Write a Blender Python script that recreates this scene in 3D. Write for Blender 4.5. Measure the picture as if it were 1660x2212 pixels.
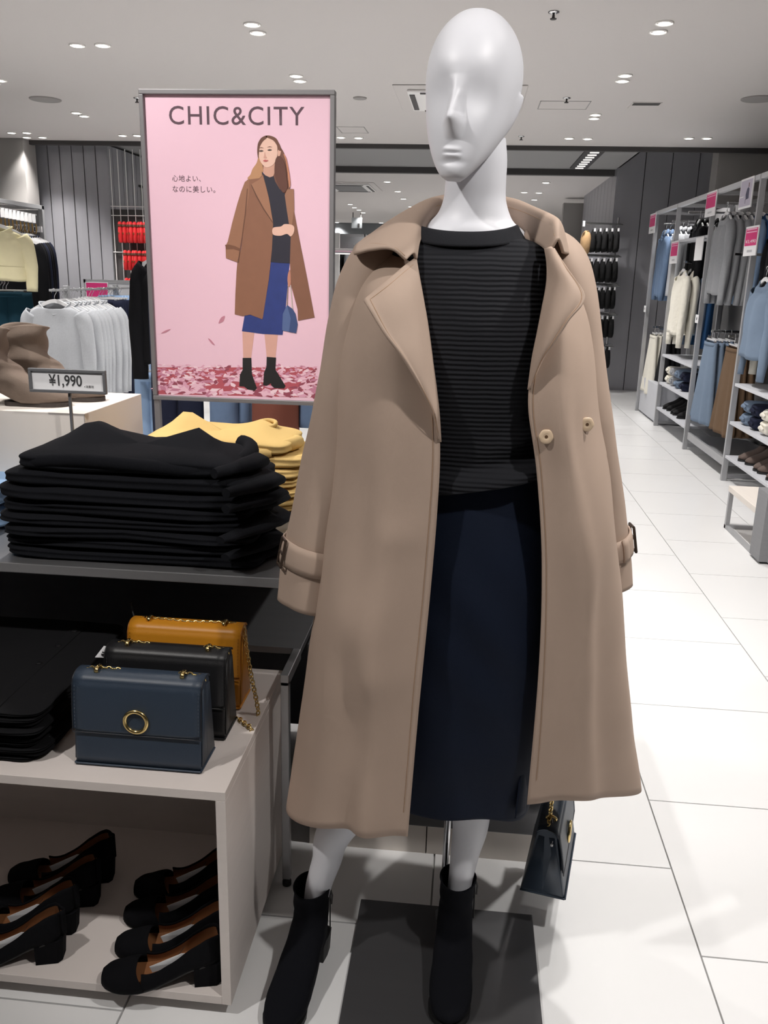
import bpy, bmesh, math, random
import numpy as np
from mathutils import Vector, Matrix, noise

# ------------------------------------------------------------------ clear
for o in list(bpy.data.objects): bpy.data.objects.remove(o)
C = bpy.context.scene.collection
scene = bpy.context.scene

# ------------------------------------------------------------------ camera (calibrated from the vanishing points)
F, CX, CY, CAMZ = 1835.0, 830.0, 1106.0, 1.43
def _ray(u, v): return np.array([(u-CX)/F, -(v-CY)/F, -1.0])
_dy = _ray(1022, 600); _q = _ray(22, 575)
_dz = np.cross(_dy, _q); _dz /= np.linalg.norm(_dz)
if _dz[1] < 0: _dz = -_dz
_dy = _dy/np.linalg.norm(_dy); _dx = np.cross(_dy, _dz)
def wray(u, v):
    r = _ray(u, v); return np.array([r@_dx, r@_dy, r@_dz])
def P(u, v, Y):                       # point of the place at depth Y
    r = wray(u, v); p = r*(Y/r[1]); return Vector((p[0], p[1], p[2]+CAMZ))
def PX(u, v, X):
    r = wray(u, v); p = r*(X/r[0]); return Vector((p[0], p[1], p[2]+CAMZ))
def PZ(u, v, z=0.0):
    r = wray(u, v); p = r*((z-CAMZ)/r[2]); return Vector((p[0], p[1], z))
cam_d = bpy.data.cameras.new('camera'); cam = bpy.data.objects.new('camera', cam_d); C.objects.link(cam)
cam_d.sensor_fit = 'VERTICAL'; cam_d.sensor_height = 24.0; cam_d.lens = 24.0*F/2212.0
cam_d.clip_start = 0.05; cam_d.clip_end = 200
R3 = Matrix((_dx, _dy, _dz))          # rows: world axes in camera space -> camera-to-world rotation
cam.matrix_world = Matrix.Translation((0, 0, CAMZ)) @ R3.to_4x4()
scene.camera = cam

# ------------------------------------------------------------------ world, lights, exposure
scene.view_settings.view_transform = 'Standard'; scene.view_settings.look = 'None'
scene.view_settings.exposure = -0.2; scene.view_settings.gamma = 1.0
scene.view_settings.use_curve_mapping = False
world = bpy.data.worlds.new('world'); scene.world = world; world.use_nodes = True
bg = world.node_tree.nodes['Background']; bg.inputs[0].default_value = (0.93, 0.96, 1.0, 1); bg.inputs[1].default_value = 0.0
CEIL = 2.8
def spot(name, x, y, power, tilt=(0, 0), cone=95, size=0.05, z=CEIL-0.03, col=(1, 0.965, 0.93)):
    d = bpy.data.lights.new(name, 'SPOT'); d.energy = power; d.spot_size = math.radians(cone)
    d.spot_blend = 0.6; d.shadow_soft_size = size; d.color = col
    o = bpy.data.objects.new(name, d); C.objects.link(o); o.location = (x, y, z)
    o.rotation_euler = (math.radians(tilt[0]), math.radians(tilt[1]), 0)
    return o
LP = 58            # one downlight; every pair in the ceiling has the same lamps
# The columns of downlight pairs seen in the ceiling (x = -3.69, -1.34, 0.975; 1.25 m apart in depth) go on
# above the top edge of the picture. The pairs in view carry their own light in their builder.
for cn, gx in (('left', -3.69), ('poster', -1.34), ('aisle', 0.975)):
    for rn, gy in (('over_camera', 0.41), ('first', 1.66), ('second', 2.91), ('third', 4.16), ('fourth', 5.41)):
        if rn == 'fourth' and cn != 'left': continue                  # that pair is in the picture
        tilt, cone = (0, 0), 95
        if rn == 'over_camera' and cn == 'poster': tilt, cone = (31, -39), 72      # swivelled at the mannequin
        if rn == 'over_camera' and cn == 'aisle': tilt, cone = (33, 29), 72
        if rn == 'first' and cn == 'poster': tilt, cone = (39, -25), 80             # swivelled at the poster
        spot('downlights_%s_%s_offscreen' % (cn, rn), gx, gy, LP*2, tilt, cone, 0.045)

# ------------------------------------------------------------------ helpers
def lin(c):
    return tuple(((x/255)/12.92 if x/255 <= 0.04045 else (((x/255)+0.055)/1.055)**2.4) for x in c)
MATS = {}
def mat(name, rgb, rough=0.6, metal=0.0, var=0.0, vscale=20, bump=0.0, bscale=200, stretch=None, sheen=0.0, coat=0.0, emit=0.0, spec=0.5, wave=None, aniso=0.0):
    """procedural material; rgb is the thing's own colour in sRGB 0-255"""
    if name in MATS: return MATS[name]
    m = bpy.data.materials.new(name); m.use_nodes = True; nt = m.node_tree; N = nt.nodes; L = nt.links
    b = N['Principled BSDF']; c = lin(rgb)
    b.inputs['Base Color'].default_value = (*c, 1); b.inputs['Roughness'].default_value = rough; b.inputs['Metallic'].default_value = metal
    b.inputs['Specular IOR Level'].default_value = spec
    if sheen: b.inputs['Sheen Weight'].default_value = sheen; b.inputs['Sheen Roughness'].default_value = 0.4; b.inputs['Sheen Tint'].default_value = (*[min(1, x*2+0.05) for x in c], 1)
    if coat: b.inputs['Coat Weight'].default_value = coat; b.inputs['Coat Roughness'].default_value = 0.15
    if aniso: b.inputs['Anisotropic'].default_value = aniso
    if emit: b.inputs['Emission Color'].default_value = (*c, 1); b.inputs['Emission Strength'].default_value = emit
    tc = N.new('ShaderNodeTexCoord'); src = tc.outputs['Object']
    if stretch:
        mp = N.new('ShaderNodeMapping'); mp.inputs['Scale'].default_value = stretch; L.new(src, mp.inputs['Vector']); src = mp.outputs['Vector']
    if var:
        n = N.new('ShaderNodeTexNoise'); n.inputs['Scale'].default_value = vscale; n.inputs['Detail'].default_value = 4; L.new(src, n.inputs['Vector'])
        mx = N.new('ShaderNodeMix'); mx.data_type = 'RGBA'
        mx.inputs[6].default_value = (*[max(0, x*(1-var)) for x in c], 1); mx.inputs[7].default_value = (*[min(1, x*(1+var)) for x in c], 1)
        L.new(n.outputs['Fac'], mx.inputs[0]); L.new(mx.outputs[2], b.inputs['Base Color'])
    if bump or wave:
        bp = N.new('ShaderNodeBump'); bp.inputs['Strength'].default_value = 1.0
        if wave:   # (scale, direction, depth)
            wv = N.new('ShaderNodeTexWave'); wv.bands_direction = wave[1]; wv.inputs['Scale'].default_value = wave[0]
            wv.inputs['Distortion'].default_value = 1.2; wv.inputs['Detail'].default_value = 2; wv.inputs['Detail Scale'].default_value = 0.6
            L.new(src, wv.inputs['Vector']); L.new(wv.outputs['Fac'], bp.inputs['Height']); bp.inputs['Distance'].default_value = wave[2]
        else:
            n2 = N.new('ShaderNodeTexNoise'); n2.inputs['Scale'].default_value = bscale; n2.inputs['Detail'].default_value = 6
            L.new(src, n2.inputs['Vector']); L.new(n2.outputs['Fac'], bp.inputs['Height']); bp.inputs['Distance'].default_value = bump
        L.new(bp.outputs['Normal'], b.inputs['Normal'])
    MATS[name] = m
    return m

class MB:
    """collects faces; several materials per mesh allowed"""
    def __init__(s): s.v = []; s.f = []; s.mi = []
    def add(s, verts, faces, mi=0):
        k = len(s.v); s.v += [tuple(p) for p in verts]
        for f in faces: s.f.append([i+k for i in f]); s.mi.append(mi)
        return s
    def box(s, a, b, mi=0):
        (x0, y0, z0), (x1, y1, z1) = a, b
        x0, x1 = min(x0, x1), max(x0, x1); y0, y1 = min(y0, y1), max(y0, y1); z0, z1 = min(z0, z1), max(z0, z1)
        return s.add([(x0,y0,z0),(x1,y0,z0),(x1,y1,z0),(x0,y1,z0),(x0,y0,z1),(x1,y0,z1),(x1,y1,z1),(x0,y1,z1)],
              [(3,2,1,0),(4,5,6,7),(0,1,5,4),(1,2,6,5),(2,3,7,6),(3,0,4,7)], mi)
    def grid(s, g, mi=0, closed_u=False):
        """g: rows x cols of points"""
        r, c = len(g), len(g[0]); vs = [p for row in g for p in row]; fs = []
        for i in range(r-1):
            for j in range(c if closed_u else c-1):
                j2 = (j+1) % c
                fs.append((i*c+j, i*c+j2, (i+1)*c+j2, (i+1)*c+j))
        return s.add(vs, fs, mi)
    def loft(s, rings, mi=0, cap0=True, cap1=True):
        s.grid(rings, mi, True); n = len(rings[0])
        if cap0: s.add(rings[0], [tuple(range(n))[::-1]], mi)
        if cap1: s.add(rings[-1], [tuple(range(n))], mi)
        return s
    def tube(s, pts, r, n=8, mi=0, cap=True, flat=1.0):
        s.loft(tube_rings(pts, r, n, flat), mi, cap, cap); return s
    def prism(s, poly, d, mi=0):
        """poly: 3D planar points, extruded by vector d"""
        n = len(poly); a = [Vector(p) for p in poly]; b = [p+Vector(d) for p in a]
        s.add(a+b, [tuple(range(n))[::-1], tuple(range(n, 2*n))]+[(i, (i+1) % n, n+(i+1) % n, n+i) for i in range(n)], mi); return s
    def disc(s, c, r, z, n=24, mi=0):
        s.add([(c[0]+r*math.cos(a*2*math.pi/n), c[1]+r*math.sin(a*2*math.pi/n), z) for a in range(n)], [tuple(range(n))], mi); return s

def tube_rings(pts, r, n=8, flat=1.0, up=None):
    pts = [Vector(p) for p in pts]; rings = []
    if not hasattr(r, '__len__'): r = [r]*len(pts)
    t0 = (pts[1]-pts[0]).normalized()
    u = Vector(up) if up else (Vector((0, 0, 1)) if abs(t0.z) < 0.9 else Vector((1, 0, 0)))
    u = (u - t0*u.dot(t0)).normalized()
    for i, p in enumerate(pts):
        t = (pts[min(i+1, len(pts)-1)]-pts[max(i-1, 0)]).normalized()
        u = (u - t*u.dot(t)).normalized(); w = t.cross(u)
        ra, rb = (r[i] if hasattr(r[i], '__len__') else (r[i], r[i]*flat))
        rings.append([p + u*ra*math.cos(2*math.pi*k/n) + w*rb*math.sin(2*math.pi*k/n) for k in range(n)])
    return rings

def crv(keys, n, closed=False):
    """Catmull-Rom through the keys (arrays of any dimension), n samples"""
    K = np.array([list(k) for k in keys], float); m = len(K); out = []
    T = np.linspace(0, m if closed else m-1, n, endpoint=not closed)
    for t in T:
        i = int(math.floor(t)); f = t-i
        if not closed and i >= m-1: i, f = m-2, 1.0
        g = (lambda k: K[k % m]) if closed else (lambda k: K[k] if 0 <= k < m else (2*K[0]-K[1] if k < 0 else 2*K[-1]-K[-2]))
        p0, p1, p2, p3 = g(i-1), g(i), g(i+1), g(i+2)
        out.append(0.5*((2*p1)+(-p0+p2)*f+(2*p0-5*p1+4*p2-p3)*f*f+(-p0+3*p1-3*p2+p3)*f**3))
    return out
def patch(keys, nr, nc):
    """tensor Catmull-Rom of a rows x cols key net"""
    rows = [crv(r, nc) for r in keys]
    cols = [crv([rows[i][j] for i in range(len(rows))], nr) for j in range(nc)]
    return [[Vector(cols[j][i]) for j in range(nc)] for i in range(nr)]
def lerp(tab, t):
    """piecewise-linear table [(t, value)...]"""
    if t <= tab[0][0]: return tab[0][1]
    for (a, x), (b, y) in zip(tab, tab[1:]):
        if t <= b: return x+(y-x)*(t-a)/(b-a)
    return tab[-1][1]
def scurve(keys, n):
    """smooth table sampled n times"""
    return [tuple(p) for p in crv(keys, n)]

def mesh_of(mb, mats, smooth=True, merge=0.0):
    me = bpy.data.meshes.new('m'); me.from_pydata([tuple(p) for p in mb.v], [], mb.f)
    for m in (mats if isinstance(mats, (list, tuple)) else [mats]): me.materials.append(m)
    if merge or True:
        bm = bmesh.new(); bm.from_mesh(me)
        for f, i in zip(bm.faces, mb.mi): f.material_index = i; f.smooth = smooth
        if merge: bmesh.ops.remove_doubles(bm, verts=bm.verts, dist=merge)
        bm.to_mesh(me); bm.free()
    return me
def origin(o):
    p = Vector((0, 0, 0))
    while o is not None: p += o.location; o = o.parent
    return p
def obj(name, mb, mats, parent=None, smooth=False, bevel=0.0, sub=0, solid=0.0, world=True, merge=0.0, auto=True, soff=0.0, loc=None, segs=2):
    """link one mesh; with world=True the vertices are world positions even under an (unrotated) parent"""
    base = origin(parent) if parent is not None else Vector((0, 0, 0))
    if loc is None:
        if world and parent is not None: mb.v = [tuple(Vector(p)-base) for p in mb.v]
    else:
        loc = Vector(loc)
        if world: mb.v = [tuple(Vector(p)-loc) for p in mb.v]
    me = mesh_of(mb, mats, smooth, merge); me.name = name
    o = bpy.data.objects.new(name, me); C.objects.link(o)
    if loc is not None: o.location = loc - base if parent is not None else loc
    if parent is not None: o.parent = parent
    if solid: md = o.modifiers.new('thickness', 'SOLIDIFY'); md.thickness = solid; md.offset = soff
    if bevel: md = o.modifiers.new('bevel', 'BEVEL'); md.width = bevel; md.segments = segs; md.limit_method = 'ANGLE'; md.angle_limit = math.radians(40)
    if sub: md = o.modifiers.new('subdiv', 'SUBSURF'); md.levels = sub; md.render_levels = sub
    return o
def tag(o, label, cat, group=None):
    o['label'] = label; o['category'] = cat
    if group: o['group'] = group
    return o
def thing(name, label, cat, loc=(0, 0, 0), group=None, rz=0.0):
    o = bpy.data.objects.new(name, None); C.objects.link(o); o.empty_display_size = 0.05
    o.location = loc; o.rotation_euler = (0, 0, rz)
    return tag(o, label, cat, group)
def struct(o): o['kind'] = 'structure'; return o
def dup(root, loc=None, rz=None, label=None, group=None, scale=None):
    def cp(o, par):
        c = o.copy(); C.objects.link(c); c.parent = par
        for ch in list(o.children): cp(ch, c)
        return c
    r = cp(root, None)
    if loc is not None: r.location = loc
    if rz is not None: r.rotation_euler = (0, 0, rz)
    if scale: r.scale = scale
    if label: r['label'] = label
    if group: r['group'] = group
    return r
def remat(root, m):
    """own material for a copy: object-level slots so that mesh data stays shared"""
    for o in [root]+list(root.children_recursive):
        if o.type == 'MESH' and o.material_slots and o.get('dye', 0):
            o.material_slots[0].link = 'OBJECT'; o.material_slots[0].material = m
ORD = ['first', 'second', 'third', 'fourth', 'fifth', 'sixth', 'seventh', 'eighth', 'ninth', 'tenth', 'eleventh']
def nz(p, s=1.0, seed=0.0): return noise.noise(Vector((p[0]*s+seed*7.3, p[1]*s+seed*3.1, p[2]*s+seed*1.7)))
def text_mesh(s, size, align='CENTER', space=1.0, bold=0.0):
    cu = bpy.data.curves.new('t', 'FONT'); cu.body = s; cu.size = size; cu.align_x = align; cu.align_y = 'CENTER'
    cu.space_character = space; cu.offset = bold; cu.resolution_u = 4
    o = bpy.data.objects.new('t', cu); C.objects.link(o)
    dg = bpy.context.evaluated_depsgraph_get(); me = bpy.data.meshes.new_from_object(o.evaluated_get(dg))
    bpy.data.objects.remove(o); return me
def text_obj(name, s, size, m, parent, origin_pt, right=(1, 0, 0), up=(0, 0, 1), align='CENTER', space=1.0, bold=0.0, sx=1.0):
    """flat lettering placed at a world point on a surface"""
    me = text_mesh(s, size, align, space, bold); r = Vector(right).normalized(); u = Vector(up).normalized()
    base = origin(parent) if parent is not None else Vector((0, 0, 0))
    for v in me.vertices: v.co = Vector(origin_pt)-base + r*v.co.x*sx + u*v.co.y
    me.materials.clear(); me.materials.append(m); me.name = name
    o = bpy.data.objects.new(name, me); C.objects.link(o)
    if parent is not None: o.parent = parent
    return o
# ------------------------------------------------------------------ shared materials
M_floor = mat('floor_tile', (236, 236, 236), 0.28, var=0.02, vscale=3)
M_grout = mat('grout', (172, 171, 170), 0.8)
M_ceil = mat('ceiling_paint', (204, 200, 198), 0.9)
M_dark = mat('dark_trim', (62, 60, 60), 0.6)
M_panel = mat('brushed_panel', (164, 164, 170), 0.38, metal=0.35, var=0.06, vscale=2, stretch=(6, 6, 0.4))
M_wallg = mat('grey_wall', (148, 145, 143), 0.85)
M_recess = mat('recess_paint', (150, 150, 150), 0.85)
M_white = mat('white_paint', (232, 231, 230), 0.6)
M_frame = mat('grey_steel_frame', (176, 177, 180), 0.45, metal=0.35)
M_steel = mat('brushed_steel', (170, 170, 172), 0.34, metal=0.85, var=0.05, vscale=4, stretch=(0.6, 12, 12))
M_gun = mat('gunmetal_steel', (112, 112, 114), 0.36, metal=0.75, var=0.08, vscale=3, stretch=(0.6, 10, 10))
M_chrome = mat('chrome', (215, 216, 218), 0.12, metal=1.0)
M_black = mat('black_plastic', (22, 22, 23), 0.5)
M_lampglow = mat('lamp_glow', (255, 250, 242), 0.5, emit=9.0)
M_refl = mat('lamp_reflector', (150, 148, 146), 0.25, metal=0.8)
M_ash = mat('pale_ash_laminate', (219, 210, 205), 0.5, var=0.05, vscale=5, stretch=(1.5, 1.5, 14))
M_cream = mat('cream_laminate', (232, 224, 216), 0.5, var=0.03, vscale=4, stretch=(8, 1, 1))
M_gold = mat('polished_gold', (232, 205, 140), 0.18, metal=1.0)
M_paper = mat('white_paper', (238, 238, 240), 0.6)
M_ink = mat('black_ink', (48, 46, 48), 0.6)
M_pink = mat('pink_print', (214, 52, 122), 0.55)
M_hang = mat('white_hanger_plastic', (238, 238, 240), 0.4)

# ------------------------------------------------------------------ floor
fl = struct(obj('floor', MB().box((-9, -4, -0.15), (9, 34, -0.006)), M_grout))
PXT, PYT = 0.6, 0.585
tile_me = mesh_of(MB().box((0.0022, 0.0022, -0.006), (PXT-0.0022, PYT-0.0022, 0.0)), M_floor, False); tile_me.name = 'floor_tile'
cnt = 0
for i in range(-7, 5):
    for j in range(-1, 24):
        x = -0.024+i*PXT; y = 1.609+(j-2)*PYT + (0 if i % 2 else 0.29)
        if i < -2 and y < 1: continue
        if i < -4 and y < 4: continue
        t = bpy.data.objects.new('tile', tile_me); C.objects.link(t); t.location = (x, y, 0); t.parent = fl; cnt += 1
# beyond the tiles picked out one by one the paving goes on
far = MB()
for (a, b, c, d) in ((-9, 14.3, 9, 34), (2.976, -4, 9, 14.3), (-9, -4, -4.224, 14.3), (-4.224, -4, 2.976, 0.3)):
    far.box((a, b, -0.006), (c, d, -0.001))
obj('far_paving', far, M_floor, fl)

# ------------------------------------------------------------------ ceiling, beams, walls
struct(obj('ceiling', MB().box((-9, -4, CEIL), (9, 9.86, CEIL+0.1)), M_ceil))
struct(obj('trim_1', MB().box((-9, 9.86, CEIL-0.045), (9, 9.92, CEIL+0.32)), M_dark))
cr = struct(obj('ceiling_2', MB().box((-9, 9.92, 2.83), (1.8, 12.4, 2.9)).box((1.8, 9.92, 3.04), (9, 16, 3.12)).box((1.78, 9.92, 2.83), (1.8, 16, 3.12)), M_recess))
struct(obj('trim_2', MB().box((-9, 12.09, CEIL-0.045), (1.8, 12.2, 3.0)), M_dark))
struct(obj('ceiling_3', MB().box((-9, 12.2, CEIL-0.02), (9, 24, CEIL+0.1)), M_ceil))
struct(obj('trim_3', MB().box((-9, 24, 2.45), (9, 24.2, 3.0)), mat('far_beam', (120, 124, 128), 0.8)))
struct(obj('ceiling_4', MB().box((-9, 24.2, 2.78), (9, 34, 2.9)), M_ceil))
struct(obj('wall_back', MB().box((-9, 34, 0), (9, 34.2, 3.0)), mat('far_wall', (186, 190, 194), 0.9)))
struct(obj('wall_rear', MB().box((-9, -4.2, 0), (9, -4, CEIL)), M_wallg))
struct(obj('wall_far_left', MB().box((-9.2, -4, 0), (-9, 34, CEIL)), M_wallg))
struct(obj('wall_far_right', MB().box((9, 10.2, 0), (9.2, 34, 3.04)), M_wallg))
# left side of the shop: painted wall and the pier clad in metal boards
struct(obj('wall_left', MB().box((-9, 9.72, 0), (P(57, 400, 9.72).x, 10.0, CEIL)), M_wallg))
pl0, pl1 = P(57, 400, 10.15).x, P(236, 400, 10.15).x
pier = struct(obj('wall_pier_left', MB().box((pl0-0.2, 10.17, 0), (pl1-0.02, 13.5, CEIL)), M_dark))
n = 7; wpl = (pl1-pl0)/n
pn = mesh_of(MB().box((0.006, 0, 0.0), (wpl-0.006, 0.03, CEIL-0.002)), M_panel, False); pn.name = 'panel'
for k in range(n):
    o = bpy.data.objects.new('panel', pn); C.objects.link(o); o.location = (pl0+k*wpl, 10.15, 0); o.parent = pier
pn2 = mesh_of(MB().box((-0.03, 0.006, 0.0), (0, wpl-0.006, CEIL-0.002)), M_panel, False); pn2.name = 'panel'
for k in range(14):
    o = bpy.data.objects.new('panel', pn2); C.objects.link(o); o.location = (pl1, 10.15+k*wpl, 0); o.parent = pier
text_obj('wall_lettering', 'TAX', 0.34, M_black, pier, (pl1+0.004, 11.05, 2.33), right=(0, 1, 0), align='LEFT')
# right side: metal-clad pier beside the aisle, painted wall behind the racks
pr0, pr1 = P(1374-56, 600, 11.9).x, 2.95
pier2 = struct(obj('wall_pier_right', MB().box((pr0+0.02, 11.92, 0), (pr1, 15.5, 3.04)), M_dark))
w2 = 0.335
pn3 = mesh_of(MB().box((0.005, 0, 0), (w2-0.005, 0.03, 3.035)), M_panel, False); pn3.name = 'panel'
for k in range(4):
    o = bpy.data.objects.new('panel', pn3); C.objects.link(o); o.location = (pr0+k*w2-0.02, 11.89, 0); o.parent = pier2
pn4 = mesh_of(MB().box((0, 0.005, 0), (0.03, w2-0.005, 3.035)), M_panel, False); pn4.name = 'panel'
for k in range(10):
    o = bpy.data.objects.new('panel', pn4); C.objects.link(o); o.location = (pr0-0.03, 11.9+k*w2, 0); o.parent = pier2
struct(obj('wall_right', MB().box((2.52, 9.95, 0), (3.9, 10.2, 3.04)).box((3.75, -4, 0), (3.95, 10.2, CEIL)), M_wallg))
struct(obj('wall_mid', MB().box((P(1214, 500, 15.6).x, 15.6, 0), (pr0+0.3, 15.8, P(1214, 438, 15.6).z)), M_wallg))

# ------------------------------------------------------------------ ceiling fixtures
def downlight_proto(name, tilt=0):
    t = thing(name, 'x', 'downlight', (0, 0, 0))
    ring = MB(); prof = [(0.082, 0), (0.084, -0.006), (0.074, -0.008), (0.066, -0.002)]
    ring.loft([[(r*math.cos(a*math.pi/12), r*math.sin(a*math.pi/12), z) for a in range(24)] for r, z in prof], 0, False, False)
    obj('trim', ring, mat('lamp_trim', (250, 248, 245), 0.4), t, True, world=False)
    cone = MB(); cone.loft([[(r*math.cos(a*math.pi/12), r*math.sin(a*math.pi/12)-o, z) for a in range(24)] for r, z, o in ((0.066, -0.002, 0), (0.03, -0.0012, -0.02))], 0, False, False)
    obj('reflector', cone, M_refl, t, True, world=False)
    lm = MB(); lm.disc((0, -0.006), 0.056, -0.0085)
    obj('lamp', lm, M_lampglow, t, False, world=False)
    return t
dl0 = downlight_proto('downlight')
DL = [((545, 52), (557, 70), 'pair of round downlights above the poster, near pair'), ((167, 97), (222, 97), 'side-by-side downlights over the grey sweater rail'),
      ((640, 163), (648, 174), 'downlights just above the poster top edge'), ((165, 243), (182, 250), 'small downlight pair in front of the left metal pier'),
      ((1436, 49), (1423, 68), 'large downlight pair right of the mannequin head'), ((1351, 162), (1345, 174), 'downlight pair between head and round ceiling speaker'),
      ((1287, 247), (1284, 255), 'downlight pair beyond the ceiling access hatch'), ((1230, 298), (1270, 299), 'bright downlight pair next to the dark beam in the aisle'),
      ((1489, 298), (1528, 298), 'downlight pair beside the beam above the wall racks'), ((737, 296), (775, 297), 'downlight pair beside the beam right of the poster'),
      ((25, 286), (58, 286), 'downlight pair over the left wall, upper row'), ((58, 296), (92, 296), 'downlight pair over the left wall, lower row'),
      ((265, 292), (297, 292), 'bright downlight pair left of the poster near the metal pier'), ((0, 173), (-14, 180), 'downlight pair over the yellow sweater rack')]
first = True
for a, b, lab in DL:
    side_by_side = abs(a[1]-b[1]) < 3
    for q in (a, b):
        p = PZ(*q, z=CEIL)
        which = ('rack side' if q[0] == max(a[0], b[0]) else 'far side from the racks') if side_by_side else ('beam side' if q[1] == max(a[1], b[1]) else 'far side from the beam')
        if first: o = dl0; first = False
        else: o = dup(dl0)
        o.location = (p.x, p.y, CEIL-0.0005); o.scale = (.62, .62, 1); spot('downlight_lamp' if q[0] >= 0 else 'downlight_lamp_left_edge_offscreen', p.x, p.y, LP); o['label'] = lab+', '+which; o['group'] = lab
# rows in the part of the shop beyond the beams
FARL = [(837, 392), (860, 413), (872, 429), (757, 441), (766, 448), (776, 453), (785, 459), (888, 446), (1180, 394), (1165, 416), (1155, 431), (1143, 446), (1133, 415)]
fd = None
for q in FARL:
    p = PZ(*q, z=CEIL-0.02)
    spot('far_downlight_lamp', p.x, p.y, LP*1.3, cone=120, z=CEIL-0.05)
    o = dup(dl0, (p.x, p.y, CEIL-0.0205), label='bright downlight in the far ceiling beyond the beams', group='downlights in the far ceiling'); o.scale = (.8, .8, 1)
for q in [(728, 480), (741, 486), (756, 492), (766, 487), (778, 487), (768, 498), (780, 503), (792, 507), (824, 481), (1232, 487)]:
    p = PZ(*q, z=2.78)
    if p.y > 33.5: p = p*(33/p.y)
    spot('far_downlight_lamp', p.x, p.y, LP*1.3, cone=120, z=2.75)
    o = dup(dl0, (p.x, p.y, 2.7795), label='tiny bright downlight at the very back of the shop', group='downlights at the back of the shop'); o.scale = (1.0, 1.2, 1)

# air conditioning cassette
def cassette(name, label, corners, z):
    a, b, c = corners                       # near-left, near-right, far-right on the ceiling plane
    x0, x1, y0, y1 = a.x, b.x, min(a.y, c.y), max(a.y, c.y)
    t = thing(name, label, 'air conditioner', ((x0+x1)/2, (y0+y1)/2, z))
    obj('cover', MB().box((x0, y0, z-0.008), (x1, y1, z)), M_ceil, t, bevel=0.004)
    w = x1-x0
    obj('panel', MB().box((x0+0.1*w, y0+0.12, z-0.03), (x1-0.1*w, y1-0.12, z-0.008)), M_white, t, bevel=0.01)
    obj('grille', MB().box((x0+0.24*w, y0+0.22, z-0.035), (x1-0.24*w, y1-0.22, z-0.03)), mat('grille', (120, 120, 122), 0.6), t)
    for s in (0, 1):
        xs = x0+0.115*w if s == 0 else x1-0.155*w
        obj('louvre', MB().box((xs, y0+0.2, z-0.036), (xs+0.04*w, y1-0.2, z-0.031)), M_dark, t)
    for s in (0, 1):
        ys = y0+0.13 if s == 0 else y1-0.17
        obj('louvre', MB().box((x0+0.2*w, ys, z-0.036), (x1-0.2*w, ys+0.035, z-0.031)), M_dark, t)
    return t
a = PZ(848, 183, CEIL); b = PZ(1142, 183, CEIL)
cassette('air_conditioner', 'white four-way ceiling air conditioner behind the mannequin head', (Vector((a.x, 6.9, CEIL)), Vector((b.x, 6.9, CEIL)), Vector((b.x, 7.9, CEIL))), CEIL-.0015)
a = PZ(690, 398, CEIL-0.02); b = PZ(812, 398, CEIL-0.02)
cassette('air_conditioner', 'ceiling air conditioner in the far ceiling beside the poster', (Vector((a.x, 13.6, CEIL)), Vector((b.x, 13.6, CEIL)), Vector((b.x, 14.9, CEIL))), CEIL-0.0215)
# hatch, vent, speakers, sprinklers
def hatch(name, label, x0, x1, y0, y1, z):
    m = MB(); e = 0.008
    for (p, q) in (((x0, y0), (x1, y0+e)), ((x0, y1-e), (x1, y1)), ((x0, y0), (x0+e, y1)), ((x1-e, y0), (x1, y1))): m.box((*p, z-0.003), (*q, z))
    t = thing(name, label, 'hatch', ((x0+x1)/2, (y0+y1)/2, z))
    obj('hatch_rim', m, mat('hatch_rim', (150, 148, 147), 0.7), t)
    obj('hatch_door', MB().box((x0+e, y0+e, z-0.0015), (x1-e, y1-e, z)), M_ceil, t)
hatch('ceiling_hatch', 'square access hatch in the ceiling right of the mannequin head', 0.465, 0.866, 7.48, 7.82, CEIL)
hatch('ceiling_hatch', 'square access hatch in the ceiling right of the poster', PZ(728, 275, CEIL).x, PZ(788, 275, CEIL).x, 8.78, 9.15, CEIL)
v = thing('ceiling_vent', 'dark slot air vent in the ceiling near the wall racks', 'vent', (1.3, 7.6, CEIL))
obj('vent_frame', MB().box((1.19, 7.5, CEIL-0.006), (1.42, 7.74, CEIL)), M_ceil, v)
obj('vent_slot', MB().box((1.2, 7.51, CEIL-0.008), (1.41, 7.6, CEIL-0.006)), M_dark, v)
for (q, lab) in (((98, 214), 'round grey ceiling speaker over the left racks'), ((1640, 213), 'round grey ceiling speaker over the wall racks'), ((778, 211), 'small round ceiling disc right of the poster')):
    p = PZ(*q, z=CEIL); r = 0.13 if q[0] != 778 else 0.055; m = MB()
    m.loft([[(p.x+rr*math.cos(k*math.pi/14), p.y+rr*math.sin(k*math.pi/14), z) for k in range(28)] for rr, z in ((r, CEIL), (r, CEIL-0.006), (r*0.94, CEIL-0.01))], 0, False, True)
    tag(obj('ceiling_speaker', m, mat('speaker_mesh', (152, 149, 147), 0.8), loc=(p.x, p.y, CEIL)), lab, 'speaker')
for (q, lab) in (((1197, 25), 'small sprinkler head in the ceiling right of the mannequin'), ((1225, 211), 'small sprinkler head next to the access hatch'),
                 ((1127, 294), 'tiny sprinkler head near the dark beam'), ((296, 211), 'small sprinkler head left of the poster top')):
    p = PZ(*q, z=CEIL)
    t = thing('sprinkler', lab, 'sprinkler', (p.x, p.y, CEIL))
    m = MB(); m.loft([[(p.x+rr*math.cos(k*math.pi/8), p.y+rr*math.sin(k*math.pi/8), z) for k in range(16)] for rr, z in ((0.03, CEIL), (0.03, CEIL-0.006), (0.012, CEIL-0.012))])
    obj('rosette', m, M_chrome, t, True)
    m = MB(); m.loft([[(p.x+rr*math.cos(k*math.pi/8), p.y+rr*math.sin(k*math.pi/8), z) for k in range(16)] for rr, z in ((0.006, CEIL-0.012), (0.008, CEIL-0.03), (0.018, CEIL-0.034), (0.016, CEIL-0.038))])
    obj('head', m, M_dark, t, True)
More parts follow.
